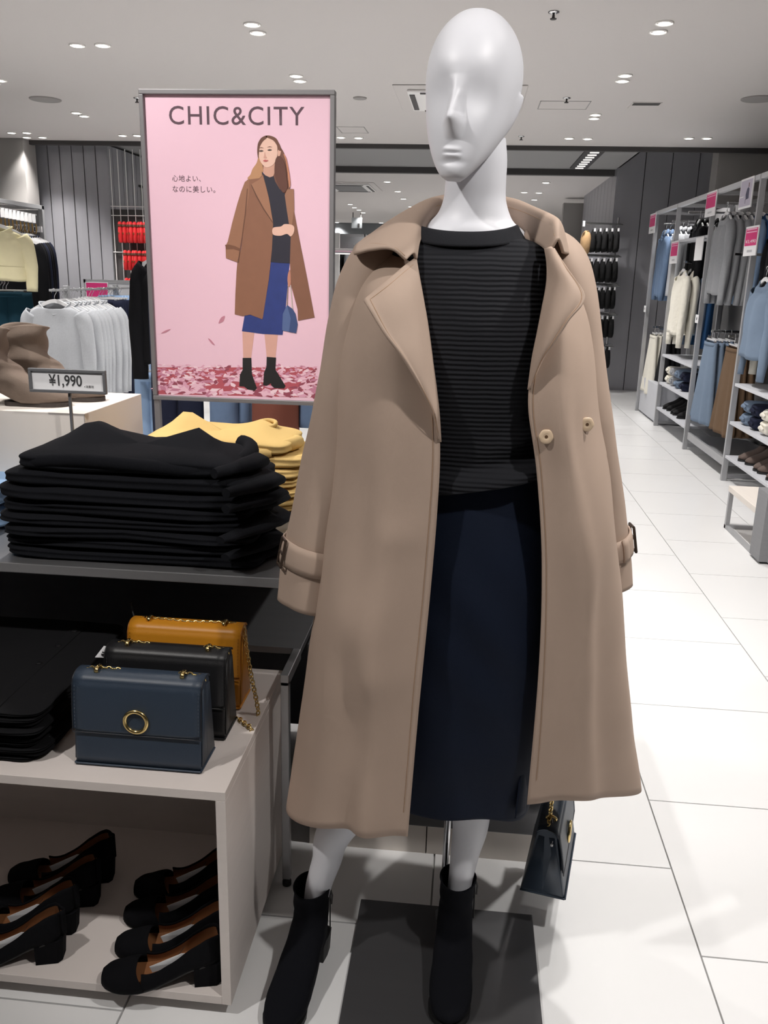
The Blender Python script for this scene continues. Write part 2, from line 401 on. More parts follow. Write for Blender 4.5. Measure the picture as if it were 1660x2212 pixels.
# sloping slot of track spotlights in the recessed ceiling
def track(name, label, u0, v0, u1, v1, nl, zz):
    a = PZ(u0, v0, zz); b = PZ(u1, v1, zz)
    t = thing(name, label, 'track light', (a.x, a.y, zz))
    obj('channel', MB().box((a.x-0.11, a.y, zz-0.015), (a.x+0.11, max(b.y, a.y+1.2), zz)), M_black, t)
    L_ = max(b.y, a.y+1.2)-a.y
    spot('track_lamp_light', a.x, a.y+L_/2, LP*1.5, cone=110, z=zz-0.04)
    for k in range(nl):
        y = a.y+(k+0.5)*L_/nl; m = MB()
        m.box((a.x-0.05, y-0.02, zz-0.025), (a.x+0.05, y+0.02, zz-0.014)); obj('lamp', m, mat('track_lamp', (240, 238, 235), 0.4, emit=1.0), t)
track('track_light', 'dark ceiling slot with a row of small spotlights beyond the beam', 1288, 323, 1252, 362, 8, 2.83)
track('track_light', 'dark ceiling slot of spotlights above the racks by the right wall', 1660, 323, 1652, 340, 6, 3.04)
# ================================================================== THE MANNEQUIN
M_mann = mat('mannequin_gloss_white', (224, 225, 231), 0.45, spec=0.5)
man = thing('mannequin', 'glossy white faceless mannequin with long neck on a steel plate', 'mannequin', (0.0, 1.55, 0))
def head_mesh(mb, origin_, yaw, roll, pitch, Hh=0.258):
    NZ, NA = 150, 160
    W  = [(0,.011),(.03,.022),(.1,.036),(.2,.0505),(.32,.0625),(.45,.070),(.58,.0745),(.7,.073),(.8,.066),(.88,.055),(.94,.041),(.98,.024),(1,.0)]
    FR = [(0,.066),(.03,.0765),(.1,.083),(.2,.0865),(.32,.0885),(.45,.089),(.58,.0885),(.7,.085),(.8,.075),(.88,.060),(.94,.042),(.98,.024),(1,.0)]
    BK = [(0,-.052),(.03,-.045),(.1,-.02),(.2,.02),(.32,.062),(.45,.088),(.58,.099),(.7,.1),(.8,.092),(.88,.077),(.94,.058),(.98,.034),(1,.0)]
    def S(tab, n):
        ts = [k[0] for k in tab]; out = []
        K = crv(tab, 600); xs = [k[0] for k in K]; ys = [k[1] for k in K]
        return lambda t: float(np.interp(t, xs, ys))
    w, fr, bk = S(W, 0), S(FR, 0), S(BK, 0)
    rot = Matrix.Rotation(yaw, 4, 'Z') @ Matrix.Rotation(roll, 4, 'Y') @ Matrix.Rotation(pitch, 4, 'X')
    rings = []
    for i in range(NZ+1):
        s = i/NZ; t = 0.5-0.5*math.cos(math.pi*(0.04+0.96*s)); t = (t-0.0039)/(1-0.0039)
        t = max(0.0, min(1.0, t)); ring = []
        hw, f, b = max(w(t), 0.0005), fr(t), bk(t); yc = (b-f)/2; hd = max((b+f)/2, 0.0005)
        for k in range(NA):
            a = 2*math.pi*k/NA
            ca, sa = math.cos(a), math.sin(a); e = 0.93
            x = hw*math.copysign(abs(ca)**e, ca); y = yc+hd*math.copysign(abs(sa)**e, sa)
            front = max(0.0, min(1.0, (-y-0.02)/0.04))
            d = 0.0
            # nose: a narrow wedge cut off underneath
            if 0.2 < t < 0.62:
                nh = lerp([(.2, 0), (.225, .001), (.30, .020), (.335, .0305), (.36, .0285), (.42, .019), (.50, .008), (.58, .001), (.62, 0)], t)
                nw = lerp([(.2, .008), (.24, .015), (.31, .0185), (.36, .016), (.45, .015), (.6, .022)], t)
                q = abs(x)/nw
                d += nh*(0.5+0.5*math.cos(math.pi*q))**(0.6 if t < .36 else .9) if q < 1 else 0
            # eye hollows, brow
            for sx in (-1, 1):
                d -= 0.0085*math.exp(-((x-sx*0.030)/0.024)**2-((t-0.47)/0.11)**2)
            d += 0.002*math.exp(-(x/0.05)**2-((t-0.64)/0.07)**2)
            # lips
            lipx = max(0.0, 1-(abs(x)/0.0175)**2)
            d += 0.003*lipx*math.exp(-((t-0.172)/0.013)**2) + 0.0028*lipx*math.exp(-((t-0.139)/0.013)**2) - 0.002*lipx*math.exp(-((t-0.155)/0.006)**2)
            d -= 0.003*math.exp(-(x/0.02)**2-((t-0.105)/0.02)**2)
            d += 0.002*math.exp(-(x/0.016)**2-((t-0.05)/0.04)**2)
            # cheek plane
            y -= d*front
            # abstract ear: a ridge that steps out and fades down and back
            er = math.exp(-((y-0.022)/0.02)**2)*(1 if y > 0.022 else math.exp(-((y-0.022)/0.012)**2))
            ez = lerp([(.27, 0), (.42, .8), (.5, 1), (.535, .9), (.55, 0)], t)
            x += math.copysign(0.0075*er*ez, x) if abs(x) > 0.03 else 0
            p = rot @ Vector((x, y, (t-0.5)*Hh))
            ring.append(p+origin_)
        rings.append(ring)
    mb.loft(rings)
mb = MB()
hc = P(1020, 214, 1.50)
head_mesh(mb, hc, math.radians(-15), math.radians(3.5), math.radians(1))
# neck, torso, hips as one run of rings
def ell(c, a, b, n=48, e=1.0, tilt=0.0):
    out = []
    for k in range(n):
        t = 2*math.pi*k/n; ca, sa = math.cos(t), math.sin(t)
        x = a*math.copysign(abs(ca)**e, ca); y = b*math.copysign(abs(sa)**e, sa)
        out.append(Vector((c[0]+x, c[1]+y, c[2]+tilt*x)))
    return out
def at_z(u, v, Y): return P(u, v, Y)
nk = []
for (u, v, Y, hwpx, d, tl) in ((1030, 300, 1.535, 58, .050, 0), (1030, 345, 1.54, 61, .052, 0), (1028, 395, 1.545, 61, .052, 0), (1026, 430, 1.55, 63, .053, 0), (1024, 460, 1.553, 72, .056, 0),
                            (1020, 480, 1.555, 86, .060, 0), (1017, 497, 1.556, 108, .066, 0), (1014, 514, 1.557, 120, .070, 0), (1010, 540, 1.558, 145, .078, 0)):
    p = P(u, v, Y); nk.append((p.x, Y, p.z, hwpx*Y/F, d))
nk += [(-0.008, 1.558, 1.40, .150, .09), (-0.005, 1.555, 1.30, .150, .10), (0.0, 1.555, 1.18, .135, .10), (0.0, 1.565, 1.05, .115, .085), (0.0, 1.57, .93, .145, .10), (0.0, 1.575, .84, .16, .11), (0.0, 1.575, .78, .15, .10)]
nk = crv(nk, 60)
mb.loft([ell((q[0], q[1], q[2]), q[3], q[4]) for q in nk])
# legs: knees hidden by the skirt, calves and ankles in view
def limb(keys, n=40, seg=24):
    K = crv(keys, n); pts = [k[:3] for k in K]; rr = [(k[3], k[4]) for k in K]
    return tube_rings(pts, rr, seg, up=(0, 1, 0))
a0 = P(686, 1925, 1.50); a1 = P(726, 1792, 1.515)
mb.loft(limb([(-0.075, 1.57, .86, .08, .078), (-0.105, 1.55, .62, .066, .062), (-0.135, 1.525, .46, .048, .047), (a1.x, 1.515, a1.z, .044, .038), ((a0.x+a1.x)/2, 1.51, (a0.z+a1.z)/2, .037, .031), (a0.x, 1.503, a0.z, .029, .027), (a0.x-.006, 1.50, a0.z-.09, .027, .026)]))
b0 = P(993, 1915, 1.55); b1 = P(1018, 1765, 1.575)
mb.loft(limb([(0.08, 1.57, .86, .08, .078), (0.06, 1.575, .62, .066, .062), (0.04, 1.58, .46, .050, .050), (b1.x, 1.575, b1.z, .044, .040), ((b0.x+b1.x)/2, 1.565, (b0.z+b1.z)/2, .034, .031), (b0.x, 1.55, b0.z, .025, .025), (b0.x-.004, 1.548, b0.z-.09, .026, .025)]))
# arms inside the sleeves with hands
def hand(mb, wrist, dirv, side):
    d = Vector(dirv).normalized(); pal = Vector((0, -1, 0)); acr = d.cross(pal).normalized()*side
    mb.loft(tube_rings([wrist, wrist+d*.02, wrist+d*.05, wrist+d*.085], [(.022, .018), (.026, .016), (.036, .015), (.036, .012)], 14, up=tuple(acr)))
    for k, L_ in enumerate((.07, .078, .074, .058)):
        b = wrist+d*.078+acr*(-.027+.018*k)
        mb.loft(tube_rings([b, b+d*L_*.45, b+d*L_*.75+pal*.012, b+d*L_*.8+pal*.03], [.0085, .008, .0075, .006], 8))
    b = wrist+d*.03-acr*.03
    mb.loft(tube_rings([b+acr*.012, b-acr*.014+d*.02+pal*.006, b-acr*.014+d*.045+pal*.016], [.011, .01, .007], 8))
LS = [P(822, 575, 1.565), P(770, 800, 1.56), P(722, 1050, 1.555), P(690, 1205, 1.545)]
RS = [P(1208, 580, 1.57), P(1242, 840, 1.60), P(1266, 1020, 1.635), P(1288, 1190, 1.655)]
for S_, sd in ((LS, 1), (RS, -1)):
    mb.loft(tube_rings([Vector(p) for p in crv(S_, 12)], [.036-.001*i for i in range(12)], 14))
hand(mb, RS[-1], (-.12, -.1, -1), -1)
obj('body', mb, M_mann, man, True)
# stand
pole = P(962, 1860, 1.64)
obj('pole', MB().tube([(pole.x, 1.635, .012), (pole.x+.002, 1.615, .40), (pole.x+.004, 1.60, .80)], .0075, 14), M_chrome, man, True)
q1, q2 = PZ(780, 1950), PZ(1150, 1983)
obj('base_plate', MB().box((q1.x, 1.24, 0.0), (q2.x, 1.678, 0.011)), M_gun, man, bevel=0.002)
obj('pole_socket', MB().tube([(pole.x, 1.635, .011), (pole.x, 1.635, .03)], .016, 16), M_chrome, man, True)

# ================================================================== SWEATER AND SKIRT
M_knit = mat('black_rib_knit', (29, 30, 34), 0.9, wave=(40, 'Z', 0.0016), spec=0.2, sheen=0.15)
M_knitband = mat('black_rib_band', (30, 31, 35), 0.9, bump=0.0006, bscale=900, spec=0.2, sheen=0.15)
swt = thing('ribbed_sweater', 'black horizontally ribbed crew neck sweater on the mannequin', 'sweater', (0, 1.55, 1.0))
def ring_px(ul, ur, vL, vR, Y, yf, yb, n=64, e=0.86, seed=0, amp=0.0, dip=0.0):
    """ring through two silhouette pixels at depth Y, reaching from yf in front to yb behind"""
    a, b = P(ul, vL, Y), P(ur, vR, Y); out = []
    for k in range(n):
        t = 2*math.pi*k/n; ca, sa = math.cos(t), math.sin(t)
        cx = math.copysign(abs(ca)**e, ca); sy = math.copysign(abs(sa)**e, sa)
        s = 0.5+0.5*cx
        p = a.lerp(b, s); p.y = Y+(sy*(yb-Y) if sy > 0 else -sy*(yf-Y))
        if amp: p.y += amp*nz((p.x*8, p.z*3, t), 1.0, seed)
        p.z -= dip*(max(0, -sa)**1.5-.35)
        out.append(p)
    return out
SW = [(900, 1112, 496, 500, 1.545, 1.480, 1.615), (893, 1122, 510, 514, 1.545, 1.468, 1.63), (845, 1182, 536, 540, 1.55, 1.46, 1.64), (832, 1198, 585, 590, 1.55, 1.432, 1.65),
      (828, 1205, 700, 700, 1.55, 1.405, 1.665), (815, 1215, 820, 820, 1.555, 1.405, 1.665), (830, 1205, 920, 915, 1.56, 1.42, 1.665), (835, 1210, 985, 955, 1.565, 1.425, 1.67), (842, 1212, 1022, 976, 1.565, 1.415, 1.675), (845, 1214, 1046, 990, 1.565, 1.422, 1.675)]
keys = crv(SW, 90)
g = []
for i, q in enumerate(keys):
    s = i/89
    rg = ring_px(*q, n=96, dip=.016*max(0, 1-s*6))
    for p in rg:      # gathered folds at the tucked hem, deepest on the mannequin's left
        if p.y < 1.55 and s > 0.6:
            k = (s-0.6)/0.4; w = math.exp(-((p.x-0.11)/0.09)**2)
            ph = p.z*95 - p.x*26
            p.y -= (0.013*math.sin(ph)+0.006)*k*w + 0.012*k*k*math.exp(-((p.x-.02)/.1)**2)
            p.y += 0.003*nz((p.x*12, p.z*12, 0))*k
    g.append(rg)
m = MB(); m.grid(g, 0, True); obj('body', m, M_knit, swt, True, solid=0.003)
# crew neck band
g = []
for q in crv([(899, 1113, 496, 500, 1.545, 1.478, 1.615), (896, 1117, 492, 496, 1.545, 1.470, 1.62), (890, 1124, 505, 509, 1.545, 1.460, 1.635), (882, 1134, 522, 526, 1.545, 1.452, 1.643)], 12): g.append(ring_px(*q, n=96, dip=.016))
m = MB(); m.grid(g, 0, True); obj('neckband', m, M_knitband, swt, True, solid=0.004)
for S_, sx in ((LS, -1), (RS, 1)):
    pts = [Vector(p) for p in crv([S_[0], S_[1], S_[2], S_[3]], 14)]
    m = MB(); m.grid(tube_rings(pts, [.044-.001*i*.7 for i in range(14)], 20), 0, True); obj('sleeve', m, M_knit, swt, True)

M_velvet = mat('navy_velvet', (10, 20, 38), 0.75, var=0.18, vscale=9, sheen=0.35, spec=0.2, bump=0.0004, bscale=700)
skt = thing('velvet_midi_skirt', 'dark navy velvet midi skirt below the black sweater', 'skirt', (0, 1.55, .35))
SK = [(850, 1205, 960, 950, 1.57, 1.445, 1.665), (845, 1205, 1040, 1030, 1.57, 1.432, 1.67), (838, 1212, 1180, 1180, 1.57, 1.415, 1.685), (832, 1215, 1300, 1300, 1.57, 1.41, 1.69), (815, 1205, 1430, 1430, 1.57, 1.415, 1.69),
      (800, 1185, 1560, 1565, 1.57, 1.425, 1.69), (790, 1165, 1618, 1648, 1.57, 1.435, 1.69), (790, 1143, 1662, 1716, 1.57, 1.44, 1.69)]
g = []
KK = crv(SK, 70)
for i, q in enumerate(KK):
    rg = ring_px(*q, n=120); s = i/69
    for k, p in enumerate(rg):
        if p.y < 1.57:
            p.y += 0.006*s*math.sin(p.x*38+p.z*9+1.0) + 0.005*nz((p.x*6, p.z*4, 3))*s
            p.y += 0.004*math.sin((p.x*1.2+p.z)*40)*math.exp(-((s-.45)/.2)**2)*math.exp(-((p.x-.05)/.1)**2)
        p.z += 0.006*s*s*math.sin(k*0.21+0.5)
    g.append(rg)
# slit near the mannequin's left front: the lower rings open there
n = 120; kslit = int(n*(1-0.115))
m = MB(); cut = int(70*0.86)
vs = [p for r in g for p in r]; fs = []
for i in range(69):
    for k in range(n):
        fs.append((i*n+k, i*n+(k+1) % n, (i+1)*n+(k+1) % n, (i+1)*n+k))
m.add(vs, fs); obj('skirt_panel', m, M_velvet, skt, True, solid=0.003)
# overlap flap of the slit
top = P(1139, 1600, 1.475)
fk = [[P(1128, 1635, 1.462), P(1133, 1632, 1.468), P(1140, 1628, 1.48)], [P(1122, 1690, 1.456), P(1132, 1690, 1.462), P(1139, 1685, 1.478)], [P(1113, 1768, 1.452), P(1124, 1762, 1.46), P(1135, 1754, 1.478)]]
m = MB(); m.grid(patch(fk, 14, 8)); obj('slit_flap', m, M_velvet, skt, True, solid=0.003)
# ================================================================== TRENCH COAT
M_coat = mat('beige_cotton_twill', (175, 154, 139), 0.72, var=0.035, vscale=14, bump=0.00018, bscale=1600, spec=0.3, sheen=0.12)
M_stitch = mat('coat_topstitch', (168, 138, 112), 0.8)
coat = thing('trench_coat', 'long beige trench coat worn open on the mannequin with wide lapels', 'coat', (0, 1.55, .3))
YS = 1.565
# key net: each column is a vertical run of (u, v, Y) from the shoulder to the hem
cLf = [(900, 552, 1.47), (907, 600, 1.435), (925, 700, 1.41), (942, 830, 1.398), (951, 960, 1.395), (946, 1090, 1.392), (930, 1280, 1.388), (906, 1520, 1.378), (881, 1806, 1.368)]
cL1 = [(868, 540, 1.50), (852, 610, 1.425), (850, 710, 1.395), (850, 840, 1.385), (845, 970, 1.382), (835, 1100, 1.380), (822, 1290, 1.372), (806, 1525, 1.362), (790, 1800, 1.352)]
cL2 = [(830, 540, 1.53), (795, 625, 1.45), (778, 730, 1.428), (770, 850, 1.418), (762, 985, 1.414), (750, 1110, 1.410), (735, 1300, 1.402), (710, 1530, 1.392), (690, 1790, 1.382)]
cLs = [(800, 545, 1.56), (762, 640, 1.53), (738, 740, 1.52), (726, 860, 1.51), (715, 1000, 1.51), (701, 1130, 1.505), (682, 1310, 1.50), (655, 1530, 1.495), (627, 1752, 1.50)]
cRf = [(1180, 548, 1.47), (1184, 590, 1.44), (1172, 690, 1.412), (1150, 800, 1.40), (1142, 880, 1.398), (1160, 1020, 1.402), (1171, 1220, 1.405), (1164, 1450, 1.41), (1139, 1737, 1.425)]
cR1 = [(1200, 545, 1.50), (1215, 610, 1.445), (1212, 710, 1.41), (1206, 830, 1.395), (1212, 930, 1.392), (1230, 1050, 1.398), (1245, 1240, 1.402), (1250, 1460, 1.408), (1240, 1726, 1.425)]
cR2 = [(1215, 545, 1.53), (1245, 640, 1.475), (1252, 735, 1.45), (1258, 850, 1.435), (1268, 950, 1.432), (1285, 1070, 1.435), (1302, 1255, 1.445), (1318, 1470, 1.455), (1325, 1722, 1.47)]
cRs = [(1230, 552, 1.56), (1265, 660, 1.54), (1278, 750, 1.535), (1290, 860, 1.53), (1302, 960, 1.53), (1317, 1085, 1.535), (1336, 1265, 1.545), (1355, 1475, 1.56), (1375, 1697, 1.575)]
def colp(c): return [P(*q) for q in c]
cl = [colp(c) for c in (cLf, cL1, cL2, cLs)]; crr = [colp(c) for c in (cRs, cR2, cR1, cRf)]
NR = len(cLf); back = []
for (fx, yb) in ((0.06, 1.64), (0.28, 1.735), (0.5, 1.755), (0.72, 1.74), (0.94, 1.66)):
    col = []
    for i in range(NR):
        a, b = cl[3][i], crr[0][i]; p = a.lerp(b, fx); s = i/(NR-1)
        z0 = 1.475-0.02*abs(fx-.5)*2 if i == 0 else p.z
        col.append(Vector((p.x, 1.60+(yb-1.60)*(0.35 if i == 0 else 0.72 if i == 1 else 1.0)+0.05*s*(1 if 0.1 < fx < .9 else .5), z0)))
    back.append(col)
cols = cl+back+crr
net = [[cols[j][i] for j in range(len(cols))] for i in range(NR)]
G = patch(net, 130, 170)
ax = 0.0
for i, row in enumerate(G):
    s = i/129
    for j, p in enumerate(row):
        c = Vector((0.0, 1.56, p.z)); d = Vector((p.x-c.x, p.y-c.y, 0)); d.normalize()
        jj = j/169
        edge = min(1.0, min(jj, 1-jj)*14)
        k = max(0.0, s-0.2)
        fold = 0.0075*k*math.sin(jj*61+1.1+2.2*s)+0.006*k*math.sin(jj*37-1.4*s)
        soft = 0.010*nz((p.x*5.5, p.y*4, p.z*3.2), 1.0, 3)+0.004*nz((p.x*14, p.y*9, p.z*8), 1.0, 5)
        dent = 0.0
        for (dx, dz, rx, rz, am) in ((-0.16, .62, .05, .10, -.012), (-0.11, .74, .07, .045, .012), (-0.17, .82, .05, .06, .011), (.19, .78, .035, .14, -.012), (.235, .98, .03, .12, .013), (.16, .62, .03, .2, .010), (.2, .42, .06, .05, -.014), (.22, .36, .08, .03, .010), (-.1, .45, .07, .05, .010), (-.2, .42, .035, .14, -.010), (.13, .95, .025, .1, -.008), (-.09, 1.0, .04, .03, .007)):
            if p.y < 1.52: dent += am*math.exp(-((p.x-dx)/rx)**2-((p.z-dz)/rz)**2)
        row[j] = p + d*((fold+soft*(.35+.65*min(1, s*3)))*edge + dent*edge)
m = MB(); m.grid(G); obj('coat_body', m, M_coat, coat, True, solid=0.0035)
# turned and stitched front edges
def inset_line(j, ins): return [G[i][j] for i in range(8, 130)]
for jj_, nm in ((2, 'a'), (167, 'b')):
    pts = [G[i][jj_]+Vector((0, -0.0024, 0)) for i in range(20, 128, 2)]
    m = MB(); m.tube(pts, 0.0006, 5); obj('front_stitch', m, M_stitch, coat, True)
# side seam of the mannequin's right front is hidden; lapels
def lapel(keys, nr=44, nc=26, bulge=0.01, flip=1):
    K = [[P(*q) for q in r] for r in keys]
    g = patch(K, nr, nc)
    for i, row in enumerate(g):
        for j, p in enumerate(row):
            t = j/(nc-1); s = i/(nr-1)
            off = bulge*math.sin(math.pi*min(1, t*1.1)*0.9)*math.sin(math.pi*min(1, 0.15+s*.85)) + 0.020*t**1.3*math.sin(math.pi*min(1, .25+s*.75))
            q = p*1.0; k_ = (q.y-off)/q.y; p.y = q.y*k_; p.x = q.x*(1+(k_-1)*.9); p.z = CAMZ+(q.z-CAMZ)*(1+(k_-1)*.9)
    return g
LL = [[(899, 556, 1.448), (868, 580, 1.43), (832, 611, 1.405), (786, 649, 1.392)],
      [(906, 602, 1.428), (882, 628, 1.408), (846, 655, 1.39), (803, 676, 1.382)],
      [(916, 660, 1.414), (897, 690, 1.396), (864, 711, 1.382), (832, 722, 1.372)],
      [(927, 735, 1.402), (915, 757, 1.388), (893, 768, 1.377), (869, 770, 1.368)],
      [(939, 820, 1.394), (929, 832, 1.383), (919, 834, 1.376), (906, 830, 1.370)],
      [(947, 890, 1.392), (943, 893, 1.385), (939, 892, 1.381), (934, 884, 1.376)],
      [(951, 955, 1.392), (950.5, 951, 1.390), (950, 947, 1.389), (949, 940, 1.388)]]
gl = lapel(LL); m = MB(); m.grid(gl); lp1 = obj('lapel', m, M_coat, coat, True, solid=0.005)
RR = [[(1179, 536, 1.455), (1184, 536, 1.450), (1190, 535, 1.448), (1196, 536, 1.446)],
      [(1184, 570, 1.442), (1195, 572, 1.425), (1209, 575, 1.418), (1226, 579, 1.418)],
      [(1183, 612, 1.428), (1205, 622, 1.405), (1234, 632, 1.398), (1264, 642, 1.404)],
      [(1173, 668, 1.413), (1190, 680, 1.394), (1209, 688, 1.385), (1230, 690, 1.386)],
      [(1163, 720, 1.404), (1173, 731, 1.389), (1185, 737, 1.381), (1199, 736, 1.379)],
      [(1152, 775, 1.397), (1157, 781, 1.389), (1163, 783, 1.384), (1171, 779, 1.382)],
      [(1143, 842, 1.394), (1144, 841, 1.391), (1146, 838, 1.389), (1149, 832, 1.388)]]
gr = lapel(RR, bulge=0.012); m = MB(); m.grid(gr); lp2 = obj('lapel', m, M_coat, coat, True, solid=0.005)
for g_, lp in ((gl, lp1), (gr, lp2)):
    pts = [g_[0][j]+Vector((0, -.0032, 0)) for j in range(2, 25, 2)]
    pts = [g_[1][j].lerp(g_[2][j], .6)+Vector((0, -.0032, 0)) for j in range(2, 24)]+[g_[i][23]+Vector((0, -.0032, 0)) for i in range(3, 43)]
    mm = MB(); mm.tube(pts, 0.0006, 5); obj('topstitch', mm, M_stitch, lp, True)
# collar: stand, roll and fall
CO = [[(899, 560, 1.442), (894, 548, 1.436), (886, 553, 1.424), (878, 562, 1.415)],
      [(905, 525, 1.468), (896, 515, 1.460), (868, 533, 1.432), (845, 537, 1.415)],
      [(915, 505, 1.50), (899, 484, 1.492), (850, 508, 1.468), (800, 540, 1.442)],
      [(928, 500, 1.54), (915, 458, 1.535), (848, 486, 1.515), (764, 547, 1.485)],
      [(950, 500, 1.59), (945, 431, 1.585), (885, 455, 1.605), (805, 515, 1.60)],
      [(1018, 505, 1.625), (1018, 424, 1.635), (1018, 432, 1.665), (1018, 490, 1.685)],
      [(1088, 500, 1.605), (1092, 433, 1.605), (1125, 445, 1.640), (1160, 505, 1.66)],
      [(1135, 512, 1.55), (1146, 451, 1.55), (1172, 466, 1.585), (1205, 520, 1.61)],
      [(1168, 530, 1.50), (1188, 473, 1.495), (1206, 480, 1.515), (1226, 540, 1.545)],
      [(1183, 542, 1.46), (1200, 488, 1.458), (1213, 492, 1.475), (1228, 549, 1.505)],
      [(1188, 545, 1.448), (1203, 520, 1.442), (1209, 522, 1.448), (1217, 546, 1.462)]]
gc = patch([[P(*q) for q in r] for r in CO], 110, 26)
m = MB(); m.grid(gc); col_o = obj('collar', m, M_coat, coat, True, solid=0.005)
pts = [gc[i][22]+Vector((0, -.0035, .001)) for i in range(2, 50)]
mm = MB(); mm.tube(pts, 0.0006, 5); obj('topstitch', mm, M_stitch, col_o, True)
pts = [gc[i][6]+(Vector((0, -.004, 0))) for i in range(20, 104)]
mm = MB(); mm.tube(pts, 0.0006, 5); obj('topstitch', mm, M_stitch, col_o, True)
# raglan sleeves
def sleeve(keys, n=80, seg=56, seed=1):
    K = crv(keys, n); rings = tube_rings([k[:3] for k in K], [(k[3], k[4]) for k in K], seg, up=(0, 1, 0))
    for i, r in enumerate(rings):
        s = i/(n-1); c = Vector(K[i][:3])
        for k, p in enumerate(r):
            d = (p-c).normalized(); a = 2*math.pi*k/seg
            amp = min(1, max(0, s-.18)*3)
            f = 0.006*nz((d.x*1.3, d.y*1.3, p.z*7), 1.0, seed)*amp+0.0035*math.sin(a*3+s*5+seed)*amp
            r[k] = p+d*f
    return rings
def sk(u, v, Y, ra, rb): p = P(u, v, Y); return (p.x, p.y, p.z, ra, rb)
# centre line keys: radius in depth, radius across
Lk = [sk(905, 520, 1.575, .040, .030), sk(860, 540, 1.57, .062, .040), sk(822, 568, 1.565, .078, .050), sk(800, 625, 1.562, .084, .060), sk(783, 700, 1.56, .082, .063), sk(768, 800, 1.56, .080, .064), sk(742, 950, 1.558, .076, .066), sk(712, 1090, 1.553, .072, .067), sk(688, 1215, 1.545, .068, .068), sk(675, 1302, 1.54, .066, .066)]
Rk = [sk(1130, 525, 1.575, .040, .030), sk(1180, 545, 1.57, .062, .040), sk(1212, 572, 1.57, .078, .044), sk(1226, 630, 1.572, .084, .048), sk(1233, 720, 1.585, .082, .055), sk(1244, 840, 1.60, .080, .059), sk(1258, 960, 1.62, .076, .061), sk(1274, 1080, 1.645, .072, .062), sk(1288, 1190, 1.655, .068, .062), sk(1294, 1265, 1.655, .066, .060)]
def strap(slv, rings, i0, i1, label=None, bside=None):
    n = len(rings[0]); g = []
    for i in range(i0, i1+1):
        c = sum((Vector(p) for p in rings[i]), Vector())/n
        g.append([p+(Vector(p)-c).normalized()*(.0055 if i in (i0, i1) else .0075) for p in rings[i]])
    m = MB(); m.grid(g, 0, True); st = obj('cuff_strap', m, M_coat, slv, True, solid=0.004)
    return g
LR = sleeve(Lk, seed=1); m = MB(); m.grid(LR, 0, True); sl1 = obj('sleeve', m, M_coat, coat, True, solid=0.004)
gL = strap(sl1, LR, 67, 71)
RRg = sleeve(Rk, seed=4); m = MB(); m.grid(RRg, 0, True); sl2 = obj('sleeve', m, M_coat, coat, True, solid=0.004)
gR = strap(sl2, RRg, 67, 71)
# buckle on the outer side of the cuff strap, belt loops
M_buckle = mat('dark_horn_buckle', (58, 46, 38), 0.3)
def buckle(slv, g, target):
    mid = g[len(g)//2]; k = min(range(len(mid)), key=lambda q: (Vector(mid[q])-target).length)
    c = Vector(mid[k]); n_ = len(mid); cen = sum((Vector(p) for p in mid), Vector())/n_
    out = (c-cen).normalized(); up = (Vector(g[0][k])-Vector(g[-1][k])).normalized(); side = out.cross(up).normalized()
    h, w = 0.026, 0.014; m = MB(); cs = [c+out*.004+up*h*a+side*w*b for a, b in ((1, 1), (1, -1), (-1, -1), (-1, 1))]
    for a, b in zip(cs, cs[1:]+cs[:1]): m.tube([a, b], .0028, 8)
    m.tube([c+out*.004+side*w, c+out*.006-side*w], .0022, 6)
    obj('buckle', m, M_buckle, slv, True)
    m = MB(); k2 = (k+7) % n_
    m.grid([[Vector(g[i][q % n_])+(Vector(g[i][q % n_])-cen).normalized()*.004 for q in range(k2, k2+3)] for i in range(len(g))]); obj('belt_loop', m, M_coat, slv, True, solid=.003)
buckle(sl1, gL, P(592, 1195, 1.50)); buckle(sl2, gR, P(1346, 1165, 1.66))
# big beige shank buttons on the mannequin's left front
M_btn = mat('beige_button', (212, 188, 160), 0.35)
def button(u, v):
    # sit on the coat surface
    best = min((Vector(G[i][j]) for i in range(130) for j in range(120, 170)), key=lambda p: (p-P(u, v, p.y)).length)
    t = obj('button', MB(), M_btn, coat) if False else None
    m = MB(); c = best; cam_v = Vector((0.25 if u > 1220 else 0.12, -1, 0.05)).normalized()
    ux = cam_v.cross(Vector((0, 0, 1))).normalized(); uz = ux.cross(cam_v).normalized()
    def ring(r, h, n=48, wob=0.0): return [c+cam_v*h+ux*r*(1+wob*math.cos(6*2*math.pi*k/n))*math.cos(2*math.pi*k/n)+uz*r*(1+wob*math.cos(6*2*math.pi*k/n))*math.sin(2*math.pi*k/n) for k in range(n)]
    m.loft([ring(.006, .001), ring(.007, .004), ring(.0115, .005, 48, .02), ring(.0122, .0075, 48, .025), ring(.0105, .0095, 48, .012), ring(.007, .0088), ring(.0055, .0092), ring(.0042, .0085)])
    b = obj('button', m, M_btn, coat, True)
    m = MB(); m.loft([ring(.0028, .0087), ring(.002, .0089)]); obj('button_eye', m, mat('button_dark', (90, 66, 44), .5), b, True)
button(1177, 941); button(1264, 918)
# hem turned under
hem = [G[128][j]+Vector((0, 0, 0.004)) for j in range(0, 170)]
# raglan seams
def seam(rings, pick, nm='raglan_seam'):
    pts = [Vector(rings[i][pick(i)]) for i in range(4, 30)]
    return pts

